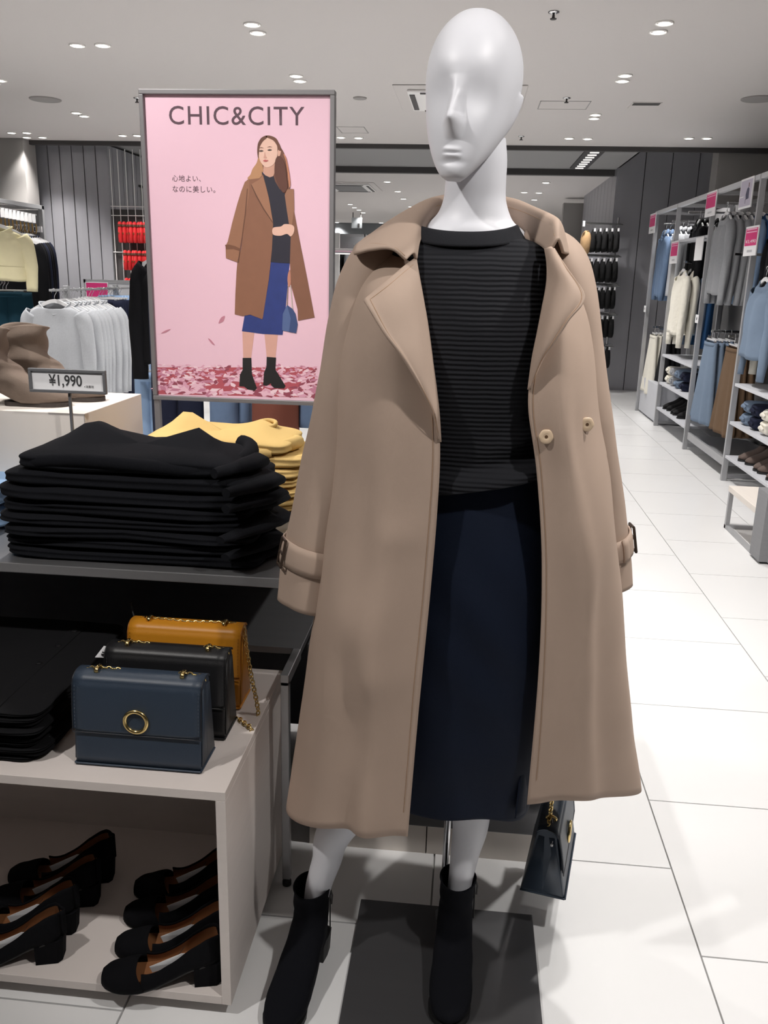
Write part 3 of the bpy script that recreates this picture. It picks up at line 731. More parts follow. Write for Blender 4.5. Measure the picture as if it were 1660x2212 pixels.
# ================================================================== ANKLE BOOTS
M_suede = mat('black_suede', (16, 17, 22), 0.95, bump=0.0004, bscale=500, spec=0.15, sheen=0.12)
M_sole = mat('black_sole', (14, 14, 15), 0.6)
def foot_outline(t, yb, yf, w, n=40, ball=0.66, toe=0.62):
    """closed foot-shaped loop: heel at yb (+y), toe at yf (-y)"""
    pts = []
    L_ = yb-yf
    for k in range(n):
        a = 2*math.pi*k/n; ca, sa = math.cos(a), math.sin(a)
        y = (yb+yf)/2+L_/2*sa; s = (yb-y)/L_           # 0 heel .. 1 toe
        prof = lerp([(0, .0), (.04, .45), (.12, .70), (.3, .74), (.5, .84), (.68, 1.0), (.82, .93), (.92, .70), (.97, .46), (1, .0)], s)
        pts.append((math.copysign(1, ca)*w*prof if abs(ca) > 1e-6 else 0, y))
    return pts
def boot(name, label, group=None):
    t = thing(name, label, 'boot', group=group)
    # slices: z, back y, front y, half width, roundness (1 = foot outline, 0 = ellipse)
    SL = [(.012, .045, -.205, .040, 1), (.022, .048, -.212, .044, 1), (.036, .05, -.205, .045, 1), (.050, .05, -.175, .0435, .9), (.066, .049, -.125, .0415, .7), (.085, .047, -.082, .040, .4), (.105, .045, -.055, .038, .1), (.125, .045, -.043, .036, 0), (.15, .046, -.042, .036, 0), (.172, .047, -.043, .037, 0), (.188, .048, -.045, .039, 0)]
    rings = []
    for q in crv(SL, 46):
        fo = foot_outline(0, q[1], q[2], q[3]); r = []
        for k in range(40):
            a = 2*math.pi*k/40; ex, ey = q[3]*math.cos(a), (q[1]+q[2])/2+(q[1]-q[2])/2*math.sin(a); b = max(0, min(1, q[4]))
            lift = 0.045*max(0.0, min(1.0, (fo[k][1]+.09)/.06)) if q[0] < .07 else 0.0
            zz = q[0]+max(0, (.07-q[0])/.058)*lift*.6
            w_ = 0.0025*nz((ex*20, ey*20, q[0]*40), 1, 2)
            r.append((fo[k][0]*b+ex*(1-b)+w_, fo[k][1]*b+ey*(1-b)+w_, zz))
        rings.append(r)
    m = MB(); m.loft(rings, 0, True, False); obj('upper', m, M_suede, t, True, world=False, solid=0.003, soff=-1)
    # sole and block heel
    m = MB(); so = [p for p in foot_outline(0, -.04, -.207, .0435)]
    m.loft([[(x, y, z) for x, y in so] for z in (0.0, .012)]); obj('sole', m, M_sole, t, False, world=False)
    m = MB(); hl = [(-.031, .046), (-.033, .02), (-.031, -.006), (.031, -.006), (.033, .02), (.031, .046), (.018, .05), (-.018, .05)]
    m.loft([[(x*.93, y*.93, 0) for x, y in hl], [(x, y, .05) for x, y in hl]]); obj('block_heel', m, M_sole, t, False, world=False, bevel=.002)
    m = MB(); m.tube([(.034, .012, .19), (.0375, .012, .17), (.038, .012, .13), (.0385, .012, .08)], .0016, 6); obj('zip', m, M_black, t, True, world=False)
    m = MB(); m.tube([(.0385, .012, .175), (.043, .010, .165), (.042, .008, .145)], .0022, 6); obj('zip_pull', m, M_dark, t, True, world=False)
    return t
bt = boot('ankle_boot', 'black suede ankle boot standing on the bare floor tiles')
bt.location = (a0.x-.012, 1.495, 0.0); bt.rotation_euler = (0, 0, math.radians(-9))
bt2 = dup(bt, (b0.x-.005, 1.545, 0.0112), math.radians(-2), 'black suede ankle boot standing on the steel base plate')

# ================================================================== HANDBAGS
def chain_mesh(mb, pts, link=0.0135, r=0.0018, w=0.0044, mi=0):
    """interlocked oval links along a polyline"""
    P_ = [Vector(p) for p in pts]; segs = [(b-a).length for a, b in zip(P_, P_[1:])]; tot = sum(segs)
    n = max(2, int(tot/(link*0.62))); 
    def at(d):
        for a, b, l in zip(P_, P_[1:], segs):
            if d <= l: return a.lerp(b, d/l if l else 0), (b-a).normalized()
            d -= l
        return P_[-1], (P_[-1]-P_[-2]).normalized()
    for i in range(n):
        c, t = at((i+.5)*tot/n); u = Vector((0, 0, 1)) if abs(t.z) < .8 else Vector((1, 0, 0)); u = (u-t*u.dot(t)).normalized(); v = t.cross(u)
        ang = math.radians(45 if i % 2 else -45); a1 = u*math.cos(ang)+v*math.sin(ang); a2 = t.cross(a1); K = 10; rings = []
        for k in range(K):
            th = 2*math.pi*k/K; cc = c+t*(link/2-r)*math.cos(th)*1.05+a1*w*math.sin(th); tan = (t*-math.sin(th)*link/2+a1*math.cos(th)*w).normalized(); nn = tan.cross(a2)
            rings.append([cc+(a2*math.cos(2*math.pi*q/5)+nn*math.sin(2*math.pi*q/5))*r for q in range(5)])
        mb.grid(rings+[rings[0]], mi, True)
def bag_parts(t, W, Hh, D0, D1, mleather, ring=True, chain_pts=None, flap=0.62, mring=None):
    """local frame: x across, front -y, origin at bottom centre; D0 depth at bottom, D1 depth at top"""
    # side profile y as function of z
    def yf(z): return -(D0+(D1-D0)*z/Hh)/2
    prof_n = 14
    # body: rounded trapezoid prism
    m = MB(); N = 20; rows = []
    outline = []
    for z in np.linspace(0, Hh*.93, 10): outline.append((yf(z), z))
    for a in np.linspace(0, math.pi, 9)[1:-1]: outline.append((-(D1/2)*math.cos(a), Hh*.93+Hh*.07*math.sin(a)))
    for z in np.linspace(Hh*.93, 0, 10): outline.append((-yf(z), z))
    xs = [-W/2, -W/2+.002, -W/2+.006] + list(np.linspace(-W/2+.02, W/2-.02, 8)) + [W/2-.006, W/2-.002, W/2]
    ins = [.003, .001, 0]+[0]*8+[0, .001, .003]
    g = []
    for x, i_ in zip(xs, ins):
        g.append([(x, y*(1-i_/.05) , z*(1-i_*.6)) for y, z in outline])
    m.loft(g); obj('body', m, mleather, t, True, world=False)
    # flap: from the back edge over the top and down the front
    fo = []
    for a in np.linspace(math.pi*.9, 0, 14): fo.append((-(D1/2+.0025)*math.cos(a), Hh*.925+(Hh*.078+.002)*math.sin(a)))
    zb = Hh*(1-flap)
    for z in np.linspace(Hh*.91, zb, 14): fo.append((yf(z)-.0032-.0015*math.sin(math.pi*(z-zb)/(Hh*.91-zb)), z))
    xs2 = np.linspace(-W/2-.002, W/2+.002, 13)
    m = MB(); m.grid([[(x, y, z+(.006*(abs(x)/(W/2))**10 if k == len(fo)-1 else 0)) for k, (y, z) in enumerate(fo)] for x in xs2]); fl_ = obj('flap', m, mleather, t, True, world=False, solid=.0025)
    # edge paint and stitch of the flap
    m = MB(); e = [(xs2[0], y-.0012, z) for y, z in fo[6:]]+[(x, fo[-1][0]-.0012, fo[-1][1]) for x in xs2[1:-1]]+[(xs2[-1], y-.0012, z) for y, z in fo[6:][::-1]]
    m.tube(e, .0013, 6); obj('piping', m, mat(mleather.name+'_edge', (30, 34, 42) if 'blue' in mleather.name else (18, 18, 20) if 'black' in mleather.name else (150, 92, 22), .45), fl_, True, world=False)
    m = MB()
    # stitches as a dashed run of short beads
    def dash(path):
        for a, b in zip(path, path[1:]):
            a, b = Vector(a), Vector(b); L_ = (b-a).length; k = max(1, int(L_/.0045))
            for i in range(k): m.tube([a.lerp(b, (i+.2)/k), a.lerp(b, (i+.75)/k)], .0004, 4)
    iy = -.0022
    dash([(xs2[0]+.005, y+iy, z) for y, z in fo[14:-1]]); dash([(xs2[-1]-.005, y+iy, z) for y, z in fo[14:-1]])
    stt = obj('stitching', m, mat(mleather.name+'_thread', (96, 104, 116) if 'blue' in mleather.name else (60, 60, 62) if 'black' in mleather.name else (120, 70, 14), .7), fl_, False, world=False)
    stt['kind'] = 'stuff'
    # side gusset folds
    for sx in (-1, 1):
        m = MB(); z0, z1 = .01, Hh*.9
        pts = [(sx*(W/2+.001), 0, z0), (sx*(W/2-.004), 0, Hh*.5), (sx*(W/2+.001), 0, z1)]
        m.grid([[(sx*(W/2+.0015), -(D0-.01)/2, z0), (sx*(W/2-.001), 0, z0), (sx*(W/2+.0015), (D0-.01)/2, z0)], [(sx*(W/2+.0015), yf(z1)+.006, z1), (sx*(W/2-.002), 0, z1), (sx*(W/2+.0015), -yf(z1)-.006, z1)]]); obj('gusset', m, mleather, t, True, world=False, solid=.002)
    # bottom welt
    m = MB(); m.tube([(-W/2, yf(0)-.001, .003), (W/2, yf(0)-.001, .003)], .0022, 6); m.tube([(-W/2-.0005, yf(0), .003), (-W/2-.0005, -yf(0), .003)], .0022, 6); m.tube([(W/2+.0005, yf(0), .003), (W/2+.0005, -yf(0), .003)], .0022, 6)
    obj('welt', m, mleather, t, True, world=False)
    if ring:
        m = MB(); zc = Hh*.545; yc = yf(zc)-.008; R_ = .0215; g = []
        for k in range(36):
            th = 2*math.pi*k/36; c = Vector((R_*math.cos(th), yc, zc+R_*math.sin(th))); rad = Vector((math.cos(th), 0, math.sin(th)))
            g.append([c+rad*.0042*math.cos(q*math.pi/4)+Vector((0, -1, 0))*.0036*math.sin(q*math.pi/4) for q in range(8)])
        m.grid(g+[g[0]], 0, True); obj('ring', m, M_gold, t, True, world=False)
        m = MB(); m.add([(R_*.92*math.cos(k*math.pi/12), yc+.004, zc+R_*.92*math.sin(k*math.pi/12)) for k in range(24)], [tuple(range(24))[::-1]]); obj('ring_backing', m, mleather, t, False, world=False)
    # turnlock eyelets for the chain
    for sx in (-1, 1):
        x = sx*W*.34; m = MB(); zc = Hh+.002; g = []
        for k in range(16):
            th = 2*math.pi*k/16; c = Vector((x, .0105*math.cos(th)-.004, zc+.003+.006*math.sin(th))); rad = Vector((0, math.cos(th), math.sin(th)))
            g.append([c+rad*.0024*math.cos(q*math.pi/3)+Vector((1, 0, 0))*.0045*math.sin(q*math.pi/3) for q in range(6)])
        m.grid(g+[g[0]], 0, True); obj('eyelet', m, M_gold, t, True, world=False)
    if chain_pts:
        for cp_ in chain_pts:
            m = MB(); chain_mesh(m, cp_); o = obj('chain', m, M_gold, t, True, world=False)
M_blue = mat('slate_blue_leather', (47, 59, 74), 0.42, bump=0.00025, bscale=700, var=0.05, vscale=6)
M_bblk = mat('black_leather', (26, 26, 28), 0.4, bump=0.00025, bscale=700)
M_mus = mat('mustard_yellow_leather', (196, 130, 30), 0.42, bump=0.00025, bscale=700, var=0.04, vscale=6)
# the bag in the mannequin's hand: seen from its end, hanging from the chain
hb = thing('handbag', 'slate blue chain handbag hanging beside the mannequin below the coat hem', 'handbag')
top = RS[-1]+Vector((-.02, -.02, -.13))
bag_parts(hb, .225, .172, .098, .040, M_blue, True, None)
bl = P(1178, 1926, 1.62); hb.location = (bl.x+.016, 1.72, bl.z+.004); hb.rotation_euler = (math.radians(0), math.radians(0), math.radians(97))
hb.rotation_euler = Matrix.Rotation(math.radians(8), 3, 'Y').to_4x4().to_euler() if False else (0, math.radians(-3), math.radians(78))
bpy.context.view_layer.update()
Mi = hb.matrix_world.inverted()
g1 = Mi @ (top+Vector((-.012, 0, 0))); g2 = Mi @ (top+Vector((.012, 0, 0)))
m = MB(); chain_mesh(m, [(-.225*.34, 0, .178), g1]); chain_mesh(m, [(.225*.34, 0, .178), g2]); chain_mesh(m, [g1, (g1+g2)/2+Vector((0, 0, .01)), g2])
chain_mesh(m, [(-.225*.34, 0, .177), (-.225*.46, 0, .176)]); chain_mesh(m, [(.225*.34, 0, .177), (.225*.46, 0, .176)])
obj('chain', m, M_gold, hb, True, world=False)
m = MB(); m.tube([(-.08, -.006, .178), (-.1, -.012, .168), (-.112, -.015, .155), (-.116, -.012, .142)], .0005, 5); m.tube([(-.116, -.012, .142), (-.117, -.012, .138)], .003, 8); obj('tag_loop', m, M_paper, hb, True, world=False)
# ================================================================== LEFT DISPLAY: TABLES AND PLINTHS
TZ = 0.82
tb = thing('steel_display_table', 'large brushed steel display table carrying the folded sweaters', 'table', (-1.0, 2.0, 0))
obj('table_top', MB().box((-1.75, 1.63, TZ-.022), (-.362, 2.5, TZ)), M_steel, tb, bevel=.002)
for k, (x0, x1) in enumerate(((-1.75, -.90), (-.897, -.372))):
    obj('back_panel', MB().box((x0, 2.42, .03), (x1, 2.44, TZ-.022)), M_gun, tb)
for x in (-1.74, -.402):
    obj('leg', MB().box((x, 2.445, 0), (x+.03, 2.475, TZ-.022)), M_steel, tb, bevel=.002)
for x in (-1.74,): obj('leg', MB().box((x, 1.66, 0), (x+.03, 1.69, TZ-.022)), M_steel, tb, bevel=.002)
# low steel nesting table
lt = thing('low_nesting_table', 'low steel nesting table with slim legs beside the shoe plinth', 'table', (-1.0, 2.0, 0))
obj('table_top', MB().box((-1.72, 1.85, .545), (-.366, 2.40, .562)), M_gun, lt, bevel=.0015)
obj('side_rail', MB().box((-.385, 1.706, .535), (-.366, 1.85, .562)), M_steel, lt, bevel=.0015)
for (x, y) in ((-.385, 1.706), (-.385, 2.36), (-1.72, 2.36)):
    lg = obj('leg', MB().box((x, y, .022), (x+.019, y+.019, .545)), M_steel, lt, bevel=.0015)
    m = MB(); m.loft([[(x+.0095+r*math.cos(k*math.pi/8), y+.0095+r*math.sin(k*math.pi/8), z) for k in range(16)] for r, z in ((.008, 0), (.011, .002), (.011, .012), (.005, .016), (.005, .024))])
    obj('levelling_foot', m, M_black, lg, True)
# dark unit behind the mannequin
un = thing('steel_display_unit', 'dark steel display unit with cream kick base behind the mannequin', 'display unit', (-.06, 2.2, 0))
obj('carcass', MB().box((-.355, 1.872, .082), (.236, 2.6, .565)), M_gun, un, bevel=.002)
obj('kick_base', MB().box((-.35, 1.876, 0), (-.048, 2.58, .082)), M_cream, un)
obj('kick_base', MB().box((-.045, 1.876, 0), (.23, 2.58, .082)), M_cream, un)
# pale plinth with open front
bx0, bx1, by0, by1, bz0, bz1 = -1.45, -.404, 1.325, 1.83, .03, .512
pl = thing('shoe_plinth', 'pale ash open-front plinth with court shoes inside and handbags on top', 'display plinth', (-.9, 1.6, 0))
th = .019
obj('top_panel', MB().box((bx0, by0, bz1-th), (bx1, by1, bz1)), M_ash, pl, bevel=.001)
obj('side_panel', MB().box((bx1-th, by0, bz0), (bx1, by1, bz1-th)), M_ash, pl, bevel=.001)
obj('side_panel', MB().box((bx0, by0, bz0), (bx0+th, by1, bz1-th)), M_ash, pl, bevel=.001)
obj('bottom_panel', MB().box((bx0+th, by0, bz0), (bx1-th, by1, bz0+th)), M_ash, pl, bevel=.001)
obj('back_panel', MB().box((bx0+th, by1-th, bz0+th), (bx1-th, by1, bz1-th)), M_ash, pl)
for (x, y) in ((bx1-.09, by0+.09), (bx1-.09, by1-.09), (bx0+.09, by0+.09), (bx0+.09, by1-.09)):
    obj('foot', MB().box((x-.03, y-.03, 0), (x+.03, y+.03, bz0)), M_dark, pl)
# white riser block
RZ = 1.083
tag(obj('riser_block', MB().box((-1.75, 2.005, TZ), (-.939, 2.38, RZ)), M_cream, bevel=.0015, loc=(-1.35, 2.2, TZ)), 'cream block riser on the steel table under the taupe boots', 'riser')

# ------------------------------------------------------------------ folded knitwear
def slab(w, d, h, seed, peaks=None, groove=.006, drop=0.0, nth=100, nph=26, ee=.24):
    """a folded garment: soft-edged slab with a fold line round its edge, local frame, bottom at z=0"""
    rings = []
    for i in range(nph+1):
        ph = -math.pi/2+math.pi*i/nph; cz = math.copysign(abs(math.sin(ph))**.75, math.sin(ph)); cr_ = max(abs(math.cos(ph)), 1e-4)**.34
        ring = []
        for k in range(nth):
            a = 2*math.pi*k/nth; ca, sa = math.cos(a), math.sin(a)
            x = w/2*cr_*math.copysign(abs(ca)**ee, ca); y = d/2*cr_*math.copysign(abs(sa)**ee, sa)
            g_ = groove*math.exp(-(ph/.22)**2)
            x -= math.copysign(g_, x)*abs(x)/(w/2); y -= math.copysign(g_, y)*abs(y)/(d/2)
            ex = .012*nz((x*5, y*5, 0), 1, seed)+.006*nz((x*13, y*13, ph), 1, seed+9)
            x += ex*.8*(abs(x)/(w/2))**2*math.copysign(1, x); y += .9*ex*(abs(y)/(d/2))**2*math.copysign(1, y)
            z = h/2+cz*h/2
            z += .22*h*nz((x*6, y*6, 1), 1, seed)*(1 if ph > -.3 else .35)
            z -= drop*(abs(x)/(w/2))**6
            if peaks and ph > -.9:
                for (px, py, r, am) in peaks: z += am*math.exp(-(((x-px)/r)**2+((y-py)/r)**2))*(.3+.7*(ph+.9)/2.47)
            ring.append((x, y, z))
        rings.append(ring)
    m = MB(); m.loft(rings); return m
def stack(name, label_fn, cat, cx, cy, z0, w, d, hs, mt, group, seed, rz=0.0, peaks=None, jit=.008, ee=.24, bunch=1.0):
    z = z0; out = []; rnd = random.Random(seed)
    for i, h in enumerate(hs):
        last = i == len(hs)-1
        ww = w*(1+rnd.uniform(-.025, .025)); dd = d*(1+rnd.uniform(-.02, .02))
        t = thing(name, label_fn(i, len(hs)), cat, (cx+rnd.uniform(-jit, jit), cy+rnd.uniform(-jit, jit)*.5, z), group, rz+rnd.uniform(-.015, .015))
        obj('folded_body', slab(ww, dd, h*1.12, seed+i*1.7, peaks if last else None, ee=ee), mt, t, True, world=False)
        # sleeve ends tucked at the right-hand side
        m = MB(); yy = rnd.uniform(-.25, .25)*d
        m.loft(tube_rings([(ww/2-.05, yy-.07*bunch, h*.55), (ww/2-.02+.012*bunch, yy-.03, h*.55), (ww/2-.01+.013*bunch, yy+.02, h*.52), (ww/2-.03, yy+.06*bunch, h*.5)], [(h*.3, .012), (h*.46, .016*bunch), (h*.46, .018*bunch), (h*.3, .012)], 12))
        obj('sleeve_end', m, mt, t, True, world=False)
        z += h; out.append(t)
    return out
M_blkknit = mat('black_wool_knit', (21, 22, 26), 0.95, bump=0.0007, bscale=420, spec=0.12, sheen=0.1)
M_yelknit = mat('mustard_yellow_wool', (210, 178, 116), 0.95, bump=0.0007, bscale=420, spec=0.15, sheen=0.15)
ordn = ['bottom', 'second from bottom', 'third from bottom', 'fourth from bottom', 'fifth from bottom', 'sixth from bottom', 'seventh from bottom', 'eighth from bottom', 'ninth from bottom', 'tenth from bottom', 'eleventh from bottom']
def lab(col, what, where):
    def f(i, n): return ('%s folded %s on top of the stack %s' % (col, what, where)) if i == n-1 else '%s folded %s %s, %s of its stack' % (col, what, where, ordn[i])
    return f
b_items = stack('folded_sweater', lab('black', 'wool sweater', 'on the steel table'), 'sweater', -.715, 1.79, TZ, .575, .27, [.026, .024, .025, .024, .028, .030, .034, .036], M_blkknit, 'black sweaters on the steel table', 11, bunch=1.9,
      peaks=[(-.15, .05, .07, .045), (.13, .04, .05, .042), (0, .05, .12, .012)])
bt_ = b_items[-1]
for it in b_items[-2:]: it.scale = (.86 if it is bt_ else .95, .92, 1)
# folded-over collar edge of the topmost black sweater
m = MB(); g = [[(-.21, -.09, .018), (-.08, -.115, .03), (.08, -.115, .026), (.2, -.10, .018)], [(-.23, -.125, .012), (-.08, -.14, .016), (.08, -.14, .012), (.22, -.125, .01)]]
m.loft(tube_rings([Vector(p) for p in crv([(-.24, -.115, .022), (-.1, -.122, .030), (.06, -.125, .024), (.17, -.118, .018), (.23, -.10, .020)], 24)], [.008]+[.015]*22+[.008], 12)); obj('rolled_hem', m, M_blkknit, bt_, True, world=False)
m = MB(); m.loft(tube_rings([Vector(p) for p in crv([(.25, -.05, .012), (.27, .02, .02), (.26, .09, .03), (.22, .13, .034)], 16)], [.012]+[.022]*14+[.012], 12)); obj('gathered_cuff', m, M_blkknit, bt_, True, world=False)
y_items = stack('folded_sweater', lab('yellow', 'wool sweater', 'behind the black stack'), 'sweater', -.625, 2.16, TZ, .43, .26, [.020, .019, .020, .022, .024, .026, .034, .038], M_yelknit, 'yellow sweaters on the steel table', 31,
      peaks=[(-.125, .03, .05, .045), (.10, .02, .06, .03)])
for it in y_items[-2:]: it.scale = (.9 if it is y_items[-1] else 1.04, .92, 1)
m = MB(); m.loft(tube_rings([Vector(p) for p in crv([(-.19, -.11, .022), (-.05, -.125, .022), (.08, -.125, .012), (.17, -.115, .008)], 20)], [.008]+[.013]*18+[.008], 12)); obj('rolled_hem', m, M_yelknit, y_items[-1], True, world=False)
m = MB(); ringp = [(.125+.026*math.cos(a), .02+.02*math.sin(a), .062+.006*math.sin(a)) for a in np.linspace(0, 2*math.pi, 20)]
m.tube(ringp, .006, 8); obj('turned_collar', m, M_yelknit, y_items[-1], True, world=False)
# black folded shirts on the plinth
M_blkcot = mat('black_cotton', (19, 19, 21), 0.9, bump=0.0003, bscale=900, spec=0.15)
s_items = stack('folded_cardigan', lab('black', 'buttoned cardigan', 'beside the handbags'), 'cardigan', -.97, 1.585, bz1, .39, .45, [.0105]*9+[.012], M_blkcot, 'black cardigans on the plinth', 51, jit=.006, ee=.13, bunch=.6)
tp = s_items[-1]
m = MB(); m.box((.075, -.22, .0105), (.105, .21, .0145)); obj('placket', m, M_blkcot, tp, world=False, bevel=.0015)
for yb in (-.02, .07, .15):
    m = MB(); m.loft([[(.09+r*math.cos(k*math.pi/8), yb+r*math.sin(k*math.pi/8), z) for k in range(16)] for r, z in ((.0065, .0145), (.0068, .0165), (.005, .0172), (.003, .0165))]); obj('button', m, mat('black_button', (26, 26, 28), .2), tp, True, world=False)
# light blue knit at the table's edge
st2 = stack('folded_sweater', lambda i, n: ['light blue folded sweater left of the black stack, lower one', 'light blue folded sweater left of the black stack, upper one'][i], 'sweater', -1.27, 1.93, TZ, .40, .2, [.05, .05], mat('light_blue_wool', (142, 172, 208), .95, bump=.0007, bscale=420, sheen=.15), 'light blue sweaters on the steel table', 71)

# ------------------------------------------------------------------ handbags on the plinth
def plinth_bag(label, xr, yf_, mlt, ring, rz, chains):
    t = thing('handbag', label, 'handbag'); W, Hh, D0, D1 = .246, .178, .088, .05
    bag_parts(t, W, Hh, D0, D1, mlt, ring, chains)
    t.location = (xr-W/2, yf_+D0/2, bz1+.001); t.rotation_euler = (0, 0, rz); return t
Wb = .246; ex = Wb*.34
stub = [[(-ex-.035, .006, .172), (-ex-.02, .002, .179), (-ex, 0, .183), (-ex+.04, .004, .179)], [(ex-.012, .002, .180), (ex, 0, .183), (ex+.03, .004, .177), (ex+.038, .006, .168)]]
bb = plinth_bag('slate blue leather handbag with gold ring at the front of the plinth', -.466, 1.378, M_blue, True, 0.0, stub)
kb = plinth_bag('black leather chain handbag between the blue and mustard bags', -.455, 1.500, M_bblk, False, 0.0, stub)
full = [[(-ex-.035, .006, .172), (-ex-.015, 0, .181), (-ex+.03, -.002, .181), (0, -.004, .179), (ex-.03, -.002, .181), (ex+.015, 0, .181), (ex+.038, .004, .172)],
        [(ex+.038, .004, .172), (ex+.045, 0, .13), (ex+.06, -.02, .07), (ex+.078, -.045, .02), (ex+.083, -.055, .006)],
        [(ex+.083, -.055, .006), (ex+.0885, -.075, -.02), (ex+.0885, -.10, -.07), (ex+.0885, -.11, -.085), (ex+.0885, -.125, -.08), (ex+.0885, -.13, -.04), (ex+.0865, -.125, .004), (ex+.07, -.11, .004), (ex+.045, -.085, .004)]]
mb_ = plinth_bag('mustard yellow leather handbag with long gold chain over the plinth edge', -.458, 1.628, M_mus, False, 0.0, full)
m = MB(); m.tube([(-ex-.035, .0, .174), (-ex-.048, .02, .182), (-ex-.056, .03, .200)], .0022, 6); m.tube([(-ex-.056, .03, .2), (-ex-.05, .03, .208), (-ex-.062, .03, .2)], .0012, 5); obj('tag_loop', m, M_black, mb_, True, world=False)
m = MB(); m.add([(-.155, -.01, .148), (-.118, -.012, .15), (-.113, -.006, .171), (-.137, -.004, .172)], [(0, 1, 2, 3)]); tg = obj('price_tag', m, M_paper, kb, world=False, solid=.0006)
m = MB(); m.box((-.140, -.0125, .1535), (-.128, -.0115, .158)); m.box((-.1385, -.0115, .160), (-.127, -.0105, .162)); obj('print', m, M_ink, tg, world=False)

# ------------------------------------------------------------------ court shoes in the plinth
M_psuede = mat('black_shoe_suede', (15, 15, 18), 0.95, bump=0.0003, bscale=600, spec=0.12)
M_insole = mat('tan_insole', (132, 86, 52), 0.6, var=.06, vscale=20)
def pump(name, label, tag_side=0, group=None):
    """court shoe, local frame: heel at origin, toe towards -x; ground z = 0"""
    t = thing(name, label, 'shoe', group=group); L_ = .235; HH = .052
    def zs(s): return HH*(1-min(1, max(0, (s-.12)/.56)))**1.7 if s > .12 else HH   # bottom of the upper
    zs_ = lambda s: .004+lerp([(0, HH), (.12, HH*.97), (.25, HH*.78), (.4, HH*.42), (.55, HH*.13), (.68, 0), (.85, .0), (1, .006)], s)
    wd = lambda s: lerp([(0, .010), (.02, .018), (.06, .0255), (.15, .029), (.3, .0275), (.45, .030), (.6, .036), (.7, .0385), (.8, .038), (.9, .033), (.96, .026), (1, .015)], s)
    ht = lambda s: lerp([(0, .058), (.06, .060), (.2, .048), (.35, .036), (.5, .030), (.6, .031), (.68, .038), (.75, .037), (.85, .031), (.93, .026), (1, .016)], s)
    so = .655
    S_ = list(np.linspace(0, so, 30)); m = MB()
    # side walls + heel counter (outer and inner skins)
    wall = []
    for side in (-1, 1):
        g = []
        for s in S_:
            row = []
            for q in np.linspace(0, 1, 8):
                w = wd(s)*(.86+.14*math.sin(math.pi*min(1, q*.9+.15)))*(1-.10*q*q); row.append((-s*L_, side*w, zs_(s)+ht(s)*q))
            g.append(row)
        wall.append(g)
    m.grid(wall[0]); m.grid([r for r in wall[1]])
    hb_ = [[(.0, lerp([(0, wall[0][0][q][1]), (1, wall[1][0][q][1])], f), wall[0][0][q][2]) for q in range(8)] for f in np.linspace(0, 1, 7)]
    hb2 = [[(x+.008*math.sin(math.pi*i/6), y, z) for (x, y, z) in r] for i, r in enumerate(hb_)]
    m.grid(hb2)
    # vamp and toe box
    g = []
    for s in np.linspace(so-.02, 1, 26):
        row = []
        cut = .018*(1-min(1, (s-so+.02)/.05))
        for q in np.linspace(0, math.pi, 17):
            w = wd(s); sq = abs(math.cos(q))**.7; x_ = -s*L_; sag = .03*math.sin(q)*(1 if s < so+.0 else 0)
            row.append((x_-(.018*math.sin(q)*max(0, 1-(s-so+.02)/.1)), math.copysign(w*sq, math.cos(q)), zs_(s)+ht(s)*abs(math.sin(q))**.62))
        g.append(row)
    m.grid(g); m.add(g[-1], [tuple(range(17))])
    obj('upper', m, M_psuede, t, True, world=False, solid=.0022, merge=.0004)
    # sole
    m = MB(); rows = [[(-s*L_, -wd(s)*.9, zs_(s)-.001), (-s*L_, wd(s)*.9, zs_(s)-.001)] for s in np.linspace(0, 1, 30)]
    m.grid(rows); obj('sole', m, M_sole, t, True, world=False, solid=.005, soff=-1)
    m = MB(); rows = [[(-s*L_, wd(s)*.93*f, zs_(s)+.0045+.002*abs(f)) for f in (-1, -.5, 0, .5, 1)] for s in np.linspace(.01, .80, 26)]
    m.grid(rows); ins = obj('insole', m, M_insole, t, True, world=False)
    # tan lining on the inner walls
    m = MB()
    for side in (0, 1): m.grid([[(x, y*.93, z) for (x, y, z) in r[:7]] for r in wall[side]])
    m.grid([[(x-.003, y*.93, z) for (x, y, z) in r[:7]] for r in hb2]); obj('lining', m, M_insole, t, True, world=False)
    # block heel
    m = MB(); hl = [(-.004, -.024), (-.052, -.027), (-.052, .027), (-.004, .024), (.004, .014), (.004, -.014)]
    m.loft([[(x*.92-.004, y*.9, 0) for x, y in hl], [(x, y, zs_(.1)-.001) for x, y in hl]]); obj('block_heel', m, M_psuede, t, False, world=False, bevel=.002)
    # paper size label standing along the inside and the elastic tie
    yy = -.017
    m = MB(); m.add([(-.135, yy+.004, .030), (-.06, yy-.002, .060), (-.055, yy-.003, .078), (-.075, yy-.001, .078), (-.14, yy+.002, .046)], [(0, 1, 2, 3, 4)]); lb = obj('size_label', m, M_paper, t, world=False, solid=.0006)
    m = MB(); m.add([(-.068, yy-.0035, .0665), (-.060, yy-.0045, .0695), (-.0585, yy-.0048, .0755), (-.067, yy-.0038, .0735)], [(0, 1, 2, 3)]); m.add([(-.094, yy-.0015, .0535), (-.082, yy-.0025, .058), (-.082, yy-.0025, .060), (-.094, yy-.0015, .0558)], [(0, 1, 2, 3)]); obj('print', m, M_ink, lb, world=False)
    m = MB(); m.tube([(-.085, -.02, .058), (-.08, 0, .05), (-.088, .01, .046), (-.075, .02, .06)], .0006, 5); obj('elastic_tie', m, M_black, t, True, world=False)
    return t
zf = bz0+th
